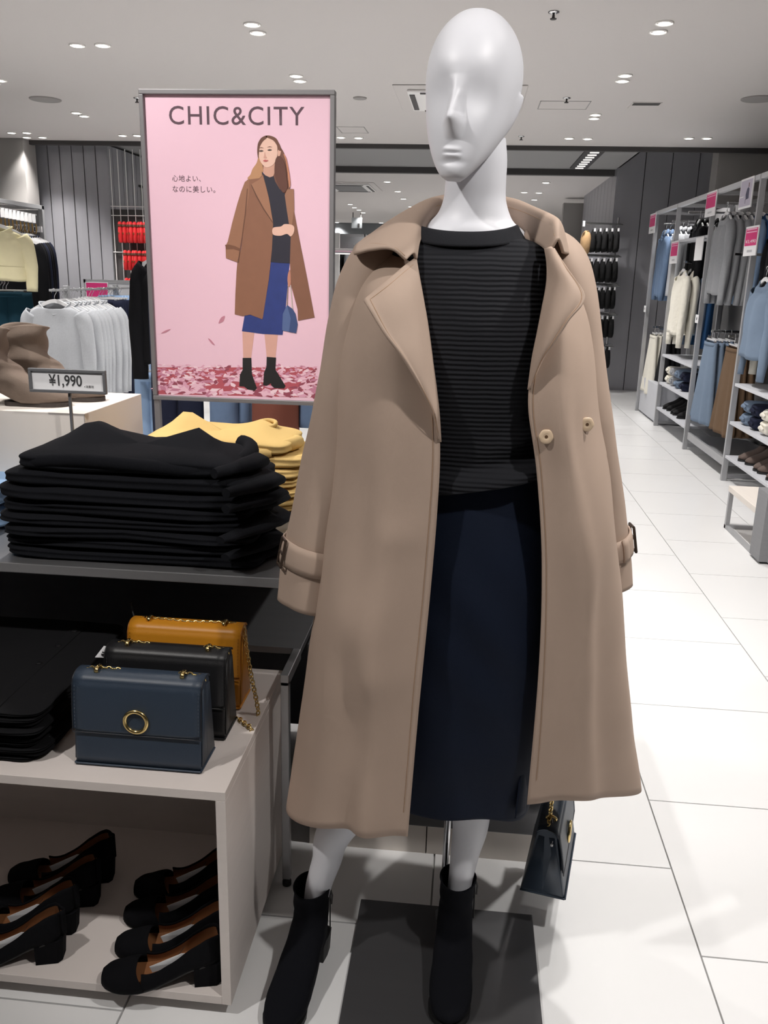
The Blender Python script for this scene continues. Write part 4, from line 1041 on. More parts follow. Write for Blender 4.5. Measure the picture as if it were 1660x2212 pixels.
SH = [((452, 2112), (300, 2118), 'black suede court shoe with tan insole, front row by the open side'), ((470, 2050), (330, 2052), 'black suede court shoe just behind the front court shoe by the side'),
      ((478, 1985), (345, 1985), 'black court shoe with standing size label, third row by the side'), ((492, 1920), (372, 1925), 'black court shoe at the back of the plinth by the side'),
      ((112, 2065), (-60, 2075), 'black court shoe with gold tie, front row left group'), ((142, 2005), (-15, 2010), 'black court shoe behind the front shoe of the left group'),
      ((190, 1945), (50, 1950), 'black court shoe with open tan insole, third row left group'), ((222, 1895), (90, 1900), 'black court shoe at the back of the left group, heel raised')]
p0_ = None
for (hp, bp_, lb_) in SH:
    a, b = PZ(*hp, z=zf), PZ(*bp_, z=zf); d = (b-a); rz = math.atan2(-d.y, -d.x)
    if p0_ is None: p0_ = pump('court_shoe', lb_, group='black court shoes in the plinth'); o = p0_
    else: o = dup(p0_, label=lb_)
    h = Vector((math.cos(rz), math.sin(rz), 0)); o.location = a+h*.026; o.location.z = zf+.001; o.rotation_euler = (0, 0, rz)

# ------------------------------------------------------------------ taupe slouch boots on the riser
M_taupe = mat('taupe_suede', (122, 108, 98), 0.95, var=.12, vscale=16, bump=.0005, bscale=350, spec=.12, sheen=.2)
def slouch(name, label, group=None):
    t = thing(name, label, 'boot', group=group)
    SL = [(.010, .045, -.205, .040, 1), (.022, .048, -.215, .043, 1), (.036, .05, -.200, .044, 1), (.052, .052, -.165, .043, .9), (.070, .053, -.122, .0435, .7), (.09, .052, -.09, .044, .4), (.11, .051, -.068, .045, .1), (.14, .053, -.06, .046, 0), (.17, .056, -.064, .048, 0), (.195, .060, -.069, .050, 0)]
    rings = []
    for q in crv(SL, 54):
        fo = foot_outline(0, q[1], q[2], q[3]); r = []
        for k in range(48):
            kk = k*40/48; i0 = int(kk) % 40; f = kk-int(kk); fx = fo[i0][0]*(1-f)+fo[(i0+1) % 40][0]*f; fy = fo[i0][1]*(1-f)+fo[(i0+1) % 40][1]*f
            a = 2*math.pi*k/48; ex_, ey = q[3]*math.cos(a), (q[1]+q[2])/2+(q[1]-q[2])/2*math.sin(a); b = max(0, min(1, q[4]))
            lift = .05*max(0.0, min(1.0, (fy+.09)/.06)) if q[0] < .07 else 0.0
            zz = q[0]+max(0, (.07-q[0])/.058)*lift*.6
            sl_ = min(1, max(0, (q[0]-.05)/.05)); fold = .0028*sl_*math.sin(q[0]*110+2.6*math.sin(a+.6)+a)+.007*nz((ex_*18, ey*18, q[0]*30), 1, 6)*sl_
            s_ = 1+fold/.045
            r.append(((fx*b+ex_*(1-b))*s_, (fy*b+ey*(1-b)+.004)*s_-.004, zz+.006*math.sin(2*a+.5)*max(0, (q[0]-.17)/.025)))
        rings.append(r)
    m = MB(); m.loft(rings, 0, True, False); obj('upper', m, M_taupe, t, True, world=False, solid=.004, soff=-1)
    m = MB(); m.loft([[(x, y, z) for x, y in foot_outline(0, -.04, -.21, .041)] for z in (0, .011)]); obj('sole', m, mat('taupe_sole', (60, 52, 48), .7), t, False, world=False)
    m = MB(); hl = [(-.030, .047), (-.032, .02), (-.028, -.012), (.028, -.012), (.032, .02), (.030, .047), (.016, .052), (-.016, .052)]
    m.loft([[(x*.85, y*.85, 0) for x, y in hl], [(x, y, .055) for x, y in hl]]); obj('block_heel', m, M_taupe, t, False, world=False, bevel=.003)
    return t
sb = slouch('slouch_boot', 'taupe suede slouch ankle boot at the front edge of the cream riser'); sb.location = (-1.235, 2.09, RZ); sb.rotation_euler = (0, 0, math.radians(97)); sb.scale = (1, 1, 1.0)
sb2 = dup(sb, (-1.19, 2.215, RZ), math.radians(92), 'taupe suede slouch ankle boot behind its twin on the riser')

# ------------------------------------------------------------------ price stand
ps = thing('price_stand', 'grey framed price card on a thin post in front of the riser', 'price sign', (-.95, 1.975, TZ))
a, b, c, d = P(62, 795, 1.95), P(229, 800, 1.95), P(66, 846, 1.95), P(231, 852, 1.95)
x0, x1, z0, z1 = (a.x+c.x)/2, (b.x+d.x)/2, (c.z+d.z)/2, (a.z+b.z)/2
m = MB(); e = .007
for (p, q) in (((x0, z1-e), (x1, z1)), ((x0, z0), (x1, z0+e)), ((x0, z0+e), (x0+e, z1-e)), ((x1-e, z0+e), (x1, z1-e))):
    obj('frame_bar', MB().box((p[0], 1.944, p[1]), (q[0], 1.954, q[1])), mat('grey_sign_frame', (112, 113, 116), .5, metal=.3), ps, bevel=.001)
card = obj('card', MB().box((x0+.004, 1.949, z0+.004), (x1-.004, 1.953, z1-.004)), M_paper, ps)
zc = (z0+z1)/2
text_obj('price_lettering', '¥1,990', .036, mat('grey_black_ink', (60, 60, 62), .6), card, ((x0+x1)/2-.005, 1.9484, zc), sx=.82, bold=.0006)
text_obj('small_print', '+消費税', .007, M_ink, card, ((x0+x1)/2+.052, 1.9484, zc-.012))
px_ = P(151, 860, 1.956).x
obj('post', MB().box((px_-.003, 1.954, TZ+.006), (px_+.003, 1.960, z1-.01)), mat('grey_sign_frame', (112, 113, 116), .5), ps)
obj('foot_plate', MB().box((px_-.05, 1.932, TZ), (px_+.05, 1.992, TZ+.006)), mat('grey_sign_frame', (112, 113, 116), .5), ps)
# ================================================================== POSTER STAND
YP = 2.70
M_sgn = mat('grey_poster_frame', (128, 126, 128), 0.45, metal=0.4)
def fit_text(name, s, m, parent, ctr, w, h, right=(1, 0, 0), up=(0, 0, 1), space=1.0, bold=0.0):
    """flat lettering scaled to an exact width and height about a centre point"""
    me = text_mesh(s, 1.0, 'LEFT', space, bold); xs = [v.co.x for v in me.vertices]; ys = [v.co.y for v in me.vertices]
    x0, x1, y0, y1 = min(xs), max(xs), min(ys), max(ys); r = Vector(right).normalized(); u = Vector(up).normalized()
    base = origin(parent) if parent is not None else Vector((0, 0, 0))
    for v in me.vertices: v.co = Vector(ctr)-base + r*((v.co.x-(x0+x1)/2)/(x1-x0)*w) + u*((v.co.y-(y0+y1)/2)/(y1-y0)*h)
    me.materials.clear(); me.materials.append(m); me.name = name
    o = bpy.data.objects.new(name, me); C.objects.link(o)
    if parent is not None: o.parent = parent
    return o
c0, c1, c2, c3 = P(300, 193, YP), P(725, 196, YP), P(335, 866, YP), P(690, 872, YP)
sx0, sx1, sz1, sz0 = (c0.x+c2.x)/2, c1.x, (c0.z+c1.z)/2, (c2.z+c3.z)/2
pst = thing('poster_stand', 'tall grey framed stand with a pink fashion poster behind the tables', 'poster stand', ((sx0+sx1)/2, YP, 0))
e = .014
for a, b in (((sx0, sz1-e), (sx1, sz1)), ((sx0, sz0), (sx1, sz0+e)), ((sx0, sz0+e), (sx0+e, sz1-e)), ((sx1-e, sz0+e), (sx1, sz1-e))):
    obj('frame_bar', MB().box((a[0], YP-.012, a[1]), (b[0], YP+.02, b[1])), M_sgn, pst, bevel=.002)
for x in (sx0, sx1-.018): obj('post', MB().box((x, YP-.004, .012), (x+.018, YP+.014, sz0)), M_sgn, pst)
obj('base', MB().box((sx0-.02, YP-.19, 0), (sx1+.02, YP+.19, .012)), M_sgn, pst, bevel=.002)
sheet = obj('poster_sheet', MB().box((sx0+e*.6, YP-.001, sz0+e*.6), (sx1-e*.6, YP+.006, sz1-e*.6)), mat('poster_pink', (236, 196, 212), .55, var=.03, vscale=2), pst)
sheet['label'] = 'pink printed poster of a woman in a brown coat'
def q_(cx, cy, layer=1): p = P(300+cx/3.0727, 180+cy/3.0722, YP-.001); p.y = YP-.001-.00025*layer; return p
def printed(name, polys, rgb, layer, smooth=True, vary=0.05):
    m = MB(); k = 0
    for pl_ in polys:
        pts = [(a, b) for a, b in pl_]
        if smooth: pts = [tuple(t) for t in crv(pts, len(pts)*5, True)]
        vs = [q_(a, b, layer) for a, b in pts]
        # triangulate through bmesh for concave outlines
        m.add(vs, [tuple(range(len(vs)))[::-1]])
    me = mesh_of(MB.__new__(MB) if False else m, mat('print_'+name+'_%d_%d_%d' % tuple(rgb), rgb, .6, var=vary, vscale=30), False)
    bm = bmesh.new(); bm.from_mesh(me); bmesh.ops.triangulate(bm, faces=bm.faces, ngon_method='EAR_CLIP')
    for v in bm.verts: v.co -= origin(sheet)
    bm.to_mesh(me); bm.free()
    for f in me.polygons: pass
    o = bpy.data.objects.new(name, me); C.objects.link(o); o.parent = sheet; me.name = name; return o
# figure, back to front
printed('printed_floor', [[(112, 1885), (1180, 1885), (1150, 2085), (118, 2062)]], (182, 84, 96), 1, False)
printed('printed_hair', [[(788, 440), (796, 388), (830, 352), (870, 347), (915, 368), (940, 420), (968, 470), (985, 560), (992, 640), (1005, 700), (985, 735), (950, 735), (920, 690), (895, 640), (850, 600), (800, 520)]], (118, 78, 62), 2)
printed('printed_curls', [[(798, 488), (782, 530), (756, 568), (742, 605), (722, 632), (760, 642), (800, 636), (826, 604), (822, 545)]], (186, 138, 100), 3)
printed('printed_neck', [[(833, 540), (897, 515), (900, 600), (868, 632), (836, 610)]], (204, 156, 136), 4)
printed('printed_leg', [[(688, 1648), (768, 1652), (746, 1825), (694, 1825)]], (216, 166, 152), 2, False)
printed('printed_leg', [[(835, 1664), (924, 1666), (908, 1825), (850, 1820)]], (216, 166, 152), 2, False)
printed('printed_skirt', [[(878, 1180), (1002, 1195), (990, 1320), (975, 1500), (955, 1670), (830, 1664), (685, 1645), (705, 1530), (825, 1555), (860, 1330)]], (42, 58, 124), 3, False, .22)
printed('printed_sweater', [[(818, 585), (840, 610), (870, 624), (896, 616), (905, 650), (935, 700), (985, 745), (996, 830), (1006, 930), (1012, 1010), (1010, 1195), (940, 1192), (866, 1185), (875, 940), (850, 780), (820, 640)]], (38, 36, 50), 5, False)
printed('printed_coat', [[(720, 640), (800, 630), (825, 604), (845, 680), (865, 760), (885, 880), (893, 935), (885, 1100), (865, 1300), (840, 1450), (822, 1566), (740, 1535), (690, 1545), (638, 1532), (642, 1400), (650, 1250), (655, 1190), (680, 1100), (700, 950), (715, 800)]], (140, 96, 74), 6, False, .08)
printed('printed_coat', [[(985, 700), (1030, 702), (1032, 850), (1060, 1000), (1110, 1250), (1168, 1553), (1058, 1575), (1055, 1500), (1012, 1340), (1004, 1190), (1010, 1010), (1000, 950), (985, 850), (970, 745)]], (132, 90, 70), 6, False, .08)
printed('printed_sleeve', [[(735, 632), (705, 655), (680, 720), (655, 800), (620, 930), (592, 1050), (577, 1080), (580, 1160), (655, 1187), (676, 1100), (700, 960), (718, 840), (735, 720)]], (152, 107, 82), 7, False, .06)
printed('printed_cuff_strap', [[(574, 1072), (600, 1070), (640, 1080), (676, 1098), (672, 1114), (630, 1100), (582, 1102)]], (118, 78, 58), 8, False)
printed('printed_lapel', [[(745, 672), (800, 640), (825, 612), (850, 700), (870, 790), (893, 928), (830, 832), (780, 745)]], (160, 114, 88), 8, False)
printed('printed_lapel', [[(970, 742), (985, 706), (1030, 702), (1033, 840), (1016, 960), (1000, 940), (985, 850)]], (154, 110, 86), 8, False)
printed('printed_crease', [[(745, 672), (749, 671), (785, 745), (834, 833), (890, 918), (893, 932), (828, 838), (778, 748)]], (98, 64, 48), 9, False)
printed('printed_crease', [[(720, 700), (724, 700), (712, 860), (690, 1010), (664, 1190), (658, 1190), (686, 1010), (706, 860)]], (104, 68, 52), 9, False)
printed('printed_hand', [[(893, 960), (945, 950), (968, 935), (1012, 938), (1033, 955), (1030, 992), (1010, 1016), (985, 1000), (940, 1012), (893, 1003)]], (228, 184, 166), 10)
printed('printed_hand', [[(992, 1262), (1006, 1240), (1010, 1325), (996, 1350), (988, 1310)]], (190, 130, 110), 7)
printed('printed_face', [[(791, 440), (795, 402), (815, 375), (850, 361), (890, 372), (915, 402), (922, 445), (918, 490), (900, 532), (875, 552), (846, 557), (820, 536), (801, 500)]], (230, 190, 172), 6)
printed('printed_ear', [[(924, 452), (936, 436), (945, 448), (938, 482), (926, 490)]], (220, 172, 152), 6)
printed('printed_hair_front', [[(848, 349), (815, 362), (793, 400), (787, 452), (794, 498), (800, 455), (806, 420), (826, 386), (852, 362)]], (104, 66, 52), 7)
printed('printed_hair_front', [[(846, 350), (900, 362), (932, 398), (946, 440), (934, 448), (920, 416), (894, 380), (852, 360)]], (112, 72, 56), 7)
printed('printed_hair_lock', [[(912, 500), (944, 486), (972, 540), (982, 620), (988, 690), (965, 726), (940, 700), (915, 645), (902, 585)]], (96, 58, 46), 11)
printed('printed_hair_lock', [[(962, 470), (978, 520), (990, 600), (1000, 690), (1008, 660), (994, 560), (978, 490)]], (196, 130, 96), 11)
for (ex_, ey_) in ((814, 450), (870, 444)):
    printed('printed_eye', [[(ex_-15, ey_), (ex_, ey_-7), (ex_+15, ey_-1), (ex_, ey_+5)]], (84, 66, 60), 8)
    printed('printed_brow', [[(ex_-17, ey_-18), (ex_, ey_-25), (ex_+17, ey_-19), (ex_, ey_-20)]], (120, 84, 70), 8)
printed('printed_nose', [[(838, 455), (843, 480), (852, 494), (842, 499), (830, 494), (834, 480)]], (204, 154, 138), 8)
printed('printed_mouth', [[(826, 514), (838, 507), (848, 509), (862, 512), (850, 521), (836, 521)]], (186, 98, 96), 8)
printed('printed_boot', [[(690, 1822), (748, 1822), (752, 1930), (785, 2022), (770, 2040), (725, 2032), (700, 2012), (668, 2010), (672, 1935), (690, 1900)]], (26, 26, 28), 4, False)
printed('printed_boot', [[(850, 1815), (912, 1820), (908, 1900), (975, 2008), (965, 2025), (900, 2022), (880, 2005), (878, 1990), (850, 2008), (826, 2003), (832, 1920), (848, 1880)]], (24, 24, 26), 4, False)
printed('printed_bag', [[(957, 1530), (985, 1470), (1012, 1550), (1000, 1649), (953, 1640)]], (84, 104, 150), 7, False)
printed('printed_bag', [[(985, 1470), (1022, 1496), (1042, 1530), (1056, 1600), (1046, 1658), (998, 1650), (1010, 1560)]], (58, 76, 122), 8, False)
printed('printed_chain', [[(990, 1345), (994, 1345), (988, 1472), (983, 1472)]], (120, 110, 92), 9, False)
printed('printed_chain', [[(1006, 1340), (1011, 1340), (1024, 1496), (1019, 1497)]], (196, 190, 176), 9, False)
for pl_ in ([(530, 1592), (546, 1556), (572, 1544), (562, 1578), (545, 1588)], [(460, 1693), (480, 1704), (506, 1738), (484, 1726)], [(148, 1660), (178, 1640), (212, 1631), (182, 1652)]):
    printed('printed_leaf', [pl_], (192, 128, 146), 3)
rnd = random.Random(5); lm = MB(); cols_ = [(236, 190, 206), (222, 164, 186), (196, 128, 152), (244, 212, 222), (150, 72, 90)]
for i in range(760):
    cx, cy = rnd.uniform(115, 1175), 1868+205*rnd.random()**.9
    if 430 < cx < 1130 and 1985 < cy < 2042 and rnd.random() < .88: continue
    if cy > 2052+(cx-118)*.022: continue
    s = 15+24*(cy-1860)/210; a = rnd.uniform(0, 6.28); pts = []
    for k in range(6):
        r = s*(1.2 if k % 3 == 0 else rnd.uniform(.35, .8)); pts.append(q_(cx+r*math.cos(a+k*1.047), cy+.5*r*math.sin(a+k*1.047), 1.2+i*.0022))
    lm.add(pts, [tuple(range(6))[::-1]], rnd.choices(range(5), (5, 4, 3, 3, 3))[0])
lf = obj('printed_leaves', lm, [mat('print_leaf_%d' % i, c, .6) for i, c in enumerate(cols_)], sheet); lf['kind'] = 'stuff'
M_tit = mat('print_title', (88, 62, 74), .6)
def line(s, x0, x1, y0, y1, nm, bold=0.01, space=1.0):
    a, b, c = q_(x0, y0, 2), q_(x1, y0, 2), q_(x0, y1, 2); ctr = (q_(x0, y0, 2)+q_(x1, y1, 2))/2
    fit_text(nm, s, M_tit, sheet, ctr, abs((q_(x1, (y0+y1)/2, 2)-q_(x0, (y0+y1)/2, 2)).x), abs(a.z-c.z), space=space, bold=bold)
line('CHIC&CITY', 200, 1098, 153, 277, 'title_lettering', 0.003, 1.12)
line('心地よい、', 222, 412, 609, 652, 'slogan_lettering', 0.0, 1.1)
line('なのに美しい。', 225, 508, 680, 725, 'slogan_lettering', 0.0, 1.1)

# ================================================================== HANGING CLOTHES (prototypes)
def hanger_parts(t, w=.40, clip=False, mh=None, drop=.075):
    hk = [(0, 0, 0)]
    pts = [(.020*math.cos(a)-.0, 0, .0-.020+.020*math.sin(a)) for a in np.linspace(-.6, math.pi, 12)][::-1]
    pts = [(-.020, 0, -.03)]+[(.020*math.cos(a), 0, -.018+.020*math.sin(a)) for a in np.linspace(math.pi, -.5, 12)]+[(.004, 0, -.045), (0, 0, -.06), (0, 0, -drop)]
    m = MB(); m.tube(pts, .0022, 6); obj('hook', m, M_chrome, t, True, world=False)
    mh = mh or M_hang
    if clip:
        m = MB(); m.box((-w/2, -.004, -drop-.012), (w/2, .004, -drop)); obj('bar', m, mh, t, world=False)
        for s in (-1, 1): obj('clip', MB().box((s*w*.42-.012, -.009, -drop-.035), (s*w*.42+.012, .009, -drop-.004)), M_chrome, t, world=False)
    else:
        top = crv([(-w/2, -drop-.075), (-w*.3, -drop-.035), (0, -drop+.004), (w*.3, -drop-.035), (w/2, -drop-.075)], 17)
        poly = [(x, -.006, z) for x, z in top]+[(x, -.006, z-.028+.01*abs(x)/w) for x, z in top[::-1]]
        m = MB()
        for i in range(16):
            x0, z0 = top[i]; x1, z1 = top[i+1]
            m.add([(x0, -.006, z0-.026), (x1, -.006, z1-.026), (x1, -.006, z1), (x0, -.006, z0), (x0, .006, z0-.026), (x1, .006, z1-.026), (x1, .006, z1), (x0, .006, z0)], [(0, 1, 2, 3), (7, 6, 5, 4), (3, 2, 6, 7), (1, 0, 4, 5)])
        obj('arms', m, mh, t, False, world=False, merge=.0001)
HG = {}
def make_hanger(label, clip=False, w=.40):
    key = (clip, w)
    if key not in HG:
        t = thing('hanger', label, 'hanger'); hanger_parts(t, w, clip); HG[key] = t; return t
    return dup(HG[key], label=label)
def dye(o): o['dye'] = 1; return o
def top_parts(t, w=.46, L_=.6, mt=None, sl=.5, thick=.035, drop=.075, scoop=.09, neck=.10, seed=1, flare=1.0, vneck=False, collar=False, bulge=1.0):
    """pullover or shirt hanging from a hanger whose hook is the origin; front faces -y"""
    n = 40; rows = []
    zt = -drop-.02
    KEY = [(zt+.0, neck, .022), (zt-.030, w*.26, .026), (zt-.055, w*.37, .028), (zt-.085, w*.43, .030), (zt-.14, w*.45, thick), (zt-.28, w*.455, thick*1.15), (zt-L_*.75, w*.46*flare, thick*1.1), (zt-L_, w*.465*flare, thick*1.2)]
    KK_ = crv(KEY, 34)
    for i, (z, hw, ht) in enumerate(KK_):
        s = i/33; r = []
        for k in range(n):
            a = 2*math.pi*k/n; ca, sa = math.cos(a), math.sin(a); x = hw*math.copysign(abs(ca)**.75, ca); y = ht*math.copysign(abs(sa)**.8, sa)
            y += bulge*(.010*math.sin(x*34+seed)*s+.008*nz((x*9, sa, z*5), 1, seed))*min(1, s*2.5)
            zz = z+.008*math.sin(a*3+seed)*s**4
            if i < 9:
                fr = max(0, -sa); f = (1-i/9)
                zz -= scoop*fr*f*f*math.exp(-(x/(neck*(.55 if vneck else 1.0)))**2)
            r.append((x, y, zz))
        rows.append(r)
    m = MB(); m.grid(rows, 0, True); dye(obj('body', m, mt, t, True, world=False, solid=.004))
    if not collar:
        m = MB(); m.tube(rows[0]+[rows[0][0]], .006, 6, cap=False); dye(obj('neckband', m, mt, t, True, world=False))
    else:
        m = MB(); m.grid([[(p[0]*1.0, p[1]*1.1, p[2]+.03) for p in rows[0]], [(p[0]*1.35, p[1]*1.5-.005, p[2]-.012) for p in rows[0]]], 0, True); dye(obj('collar', m, mt, t, True, world=False, solid=.004))
    if sl:
        for s_ in (-1, 1):
            pts = crv([(s_*w*.38, 0, zt-.075, .055), (s_*w*.455, 0, zt-.14, .060), (s_*w*.50, -.004, zt-.28, .054), (s_*w*.515, -.012, zt-.14-sl*.6, .047), (s_*w*.505, -.02, zt-.14-sl, .040)], 18)
            rg = tube_rings([p[:3] for p in pts], [(p[3]*.62, p[3]) for p in pts], 16, up=(0, 1, 0))
            for i, r in enumerate(rg):
                for k in range(16): r[k] = r[k]+Vector((0, .004*math.sin(k*1.2+i*.9+seed), 0))
            m = MB(); m.grid(rg, 0, True); dye(obj('sleeve', m, mt, t, True, world=False, solid=.003))
def skirt_parts(t, w=.34, L_=.7, mt=None, flare=1.5, drop=.1, folds=7, amp=.018, seed=1, thick=.03):
    n = 56; rows = []
    for i in range(26):
        s = i/25; z = -drop-s*L_; hw = w/2*(1+(flare-1)*s**.9); ht = thick*(1+1.1*s); r = []
        for k in range(n):
            a = 2*math.pi*k/n; ca, sa = math.cos(a), math.sin(a); f = 1+amp*8*s*math.sin(a*folds+seed+.6*math.sin(3*s))
            r.append((hw*math.copysign(abs(ca)**.8, ca)*(1+amp*math.sin(a*folds+seed)*s), ht*math.copysign(abs(sa)**.8, sa)*f, z+.006*math.sin(a*folds*.5+seed)*s))
        rows.append(r)
    m = MB(); m.grid(rows, 0, True); dye(obj('panel', m, mt, t, True, world=False, solid=.003))
    m = MB(); m.grid([[(x*1.01, y*1.12, z+.002) for x, y, z in rows[0]], [(x*1.02, y*1.15, z-.03) for x, y, z in rows[0]]], 0, True); dye(obj('waistband', m, mt, t, True, world=False, solid=.003))
def trouser_parts(t, mt, L_=.9, w=.36, drop=.1, seed=1):
    for s_ in (-1, 1):
        pts = crv([(s_*w*.24, 0, -drop, w*.26), (s_*w*.25, 0, -drop-.2, w*.27), (s_*w*.27, 0, -drop-.5, w*.25), (s_*w*.27, 0, -drop-L_, w*.24)], 16)
        m = MB(); m.grid(tube_rings([p[:3] for p in pts], [(.026, p[3]) for p in pts], 18, up=(0, 1, 0)), 0, True); dye(obj('trouser_leg', m, mt, t, True, world=False, solid=.003))
    m = MB(); m.loft([[(w/2*math.copysign(abs(math.cos(a))**.8, math.cos(a)), .03*math.sin(a), z) for a in np.linspace(0, 2*math.pi, 30, endpoint=False)] for z in (-drop+.005, -drop-.035)], 0, False, False); dye(obj('waistband', m, mt, t, True, world=False, solid=.003))
def fab(name, rgb, rib=None, **k): return mat(name, rgb, .92, bump=(0 if rib else .0006), bscale=350, sheen=.12, spec=.15, var=k.get('var', .05), vscale=k.get('vscale', 25), wave=rib)
F_grey = fab('light_grey_knit', (186, 189, 194), var=.10, vscale=90)
F_grey2 = fab('mid_grey_wool', (150, 152, 156), var=.08, vscale=60)
F_white = fab('cream_white_knit', (232, 228, 216)); F_cable = mat('cream_cable_knit', (232, 228, 216), .92, bump=.01, bscale=26, sheen=.12, spec=.15)
F_blue = fab('dusty_blue_knit', (116, 132, 152)); F_lblue = fab('light_blue_cotton', (150, 176, 210)); F_denim = fab('denim_blue', (104, 124, 152), var=.12)
F_navy = fab('navy_cotton', (34, 38, 56)); F_blk = fab('black_cloth', (22, 22, 25)); F_brown = fab('brown_corduroy', (106, 86, 68)); F_dkbrown = fab('dark_brown_corduroy', (62, 48, 42))
F_rust = fab('rust_velvet', (116, 70, 58)); F_yel = fab('pale_yellow_knit', (232, 223, 184)); F_teal = fab('dark_teal_cloth', (26, 56, 70)); F_mblue = fab('marine_blue_knit', (44, 78, 118)); F_orange = fab('orange_cloth', (214, 78, 44))
PROTO = {}
def hang(kind, label, mt, loc, rz=0.0, cat='sweater', name='hanging_sweater', group=None, scale=None, hanger=True, clip=None, hlabel=None, **kw):
    """a garment and its hanger as two things; copies share mesh data"""
    key = (kind, tuple(sorted(kw.items())))
    if key not in PROTO:
        t = thing(name, label, cat, group=group)
        {'top': top_parts, 'skirt': skirt_parts, 'trouser': trouser_parts}[kind](t, mt=mt, **kw); PROTO[key] = t
    else:
        t = dup(PROTO[key], label=label); t.name = name; t['category'] = cat
        if group: t['group'] = group
        elif 'group' in t: del t['group']
        for o in t.children_recursive:
            if o.get('dye'): o.material_slots[0].link = 'OBJECT'; o.material_slots[0].material = mt
    t.location = loc; t.rotation_euler = (0, 0, rz)
    if scale: t.scale = scale
    if hanger:
        h = make_hanger(hlabel or ('hanger holding the '+label)[:95], clip if clip is not None else kind != 'top', .40 if kind == 'top' else round(min(.34, kw.get('w', .34)*.92), 2))
        hl_ = (hlabel or '').split(); hlabel = ' '.join(hl_ if len(hl_) <= 16 else hl_[:12]+hl_[-4:])
        h['label'] = hlabel or 'white hanger holding the '+(cat)+' '+'on its rail'
        h.location = loc; h.rotation_euler = (0, 0, rz)
        if group: h['group'] = 'hangers of the '+group
    return t

# ================================================================== LEFT BACKGROUND
# rail of grey sweaters running away from the camera
r0 = P(113, 624, 6.0); RX, RZ_ = r0.x, r0.z
r1 = PX(290, 619, RX)
rk = thing('clothes_rail', 'free-standing steel clothes rail with grey sweaters behind the boots', 'clothes rail', (RX, 6.6, 0))
obj('bar', MB().box((RX-.012, 5.97, RZ_-.018), (RX+.012, r1.y, RZ_-.002)), M_frame, rk, bevel=.002)
for y in (6.22, 7.12):
    obj('post', MB().box((RX-.018, y-.018, .02), (RX+.018, y+.018, RZ_+.02)), M_frame, rk, bevel=.002)
obj('base', MB().box((RX-.25, 6.15, 0), (RX+.25, 6.21, .02)).box((RX-.25, 7.1, 0), (RX+.25, 7.16, .02)).box((RX-.02, 6.15, 0), (RX+.02, 7.16, .02)), M_frame, rk)
y = 6.02
lg = 'light grey knit sweater on the free-standing rail'
for k in range(9):
    hang('top', 'light grey scoop-neck knit sweater at the head of the rail' if k == 0 else 'light grey knit sweater, %s from the free end of the rail' % ORD[k], F_grey, (RX+.01*(k % 2), y, RZ_), math.radians(-8+3*(k % 3)), group='grey sweaters on the rail' if k else None,
         name='knit_sweater', hlabel='white hanger of the first grey sweater on the rail' if k == 0 else 'white hanger of the %s grey sweater on the rail' % ORD[k], w=.50, L_=.72, sl=.56, thick=.032, scoop=.085, neck=.125)
    y += .075 if k else .10
for k in range(4):
    hang('trouser', 'dark navy trousers, %s after the grey sweaters on the rail' % ORD[k], F_navy, (RX+.02, y+.01, RZ_), 0, 'trousers', 'trousers', 'navy trousers on the rail', hlabel='clip hanger of the %s navy trousers on the rail' % ORD[k], w=.40, L_=.85); y += .055
for k in range(4):
    hang('top', 'light blue shirt, %s after the navy trousers on the rail' % ORD[k], F_lblue, (RX+.02, y+.02, RZ_), 0, 'shirt', 'shirt', 'light blue shirts on the rail', hlabel='white hanger of the %s light blue shirt on the rail' % ORD[k], w=.44, L_=.68, sl=.54, collar=True); y += .06
# white board with pink label behind the rail
YB = 7.9; a, b = P(180, 603, YB), P(292, 604, YB); bz = P(185, 720, YB).z
bd = thing('notice_board', 'grey framed white board with a pink sale label behind the rail', 'sign', ((a.x+b.x)/2, YB, 0))
obj('frame', MB().box((a.x, YB, a.z-.03), (b.x, YB+.03, a.z)).box((a.x, YB, .2), (a.x+.02, YB+.03, a.z)).box((b.x-.02, YB, .2), (b.x, YB+.03, a.z)), M_frame, bd)
obj('panel', MB().box((a.x+.02, YB+.008, .25), (b.x-.02, YB+.02, a.z-.03)), mat('board_white', (205, 205, 208), .6), bd)
p, q = P(184, 609, YB-.01), P(235, 652, YB-.01)
lb_ = obj('pink_label', MB().box((p.x, YB-.006, q.z), (q.x, YB+.008, p.z)), M_paper, bd)
obj('pink_print', MB().box((p.x+.006, YB-.007, q.z+.006), (q.x-.006, YB-.006, p.z-.006)), M_pink, lb_)
for y in (0.0,):
    for x in (a.x+.01, b.x-.03): obj('post', MB().box((x, YB+.005, 0), (x+.02, YB+.025, .25)), M_frame, bd)

# wall rack at the far left with yellow and black garments
YE = 8.0; pe = P(88, 444, YE); WX, WZ = pe.x, pe.z
wr = thing('clothes_rack', 'pale grey open rack at the left wall holding yellow and black clothes', 'clothes rack', (WX-.3, 7, 0))
for (x, y) in ((WX, YE), (WX-.5, YE), (WX, 6.6), (WX-.5, 6.6)):
    obj('post', MB().box((x-.02, y-.02, 0), (x+.02, y+.02, WZ)), M_frame, wr, bevel=.002)
obj('top_rail', MB().box((WX-.02, 5.6, WZ-.035), (WX+.02, YE+.02, WZ)), M_frame, wr, bevel=.002)
obj('top_rail', MB().box((WX-.52, YE-.02, WZ-.035), (WX, YE+.02, WZ)), M_frame, wr, bevel=.002)
obj('back_panel', MB().box((WX-.54, 5.6, .1), (WX-.52, YE, WZ)), M_wallg, wr)
obj('end_panel', MB().box((WX-.5, YE+.0, .1), (WX-.02, YE+.015, WZ-.04)), mat('rack_panel', (150, 150, 152), .7), wr)
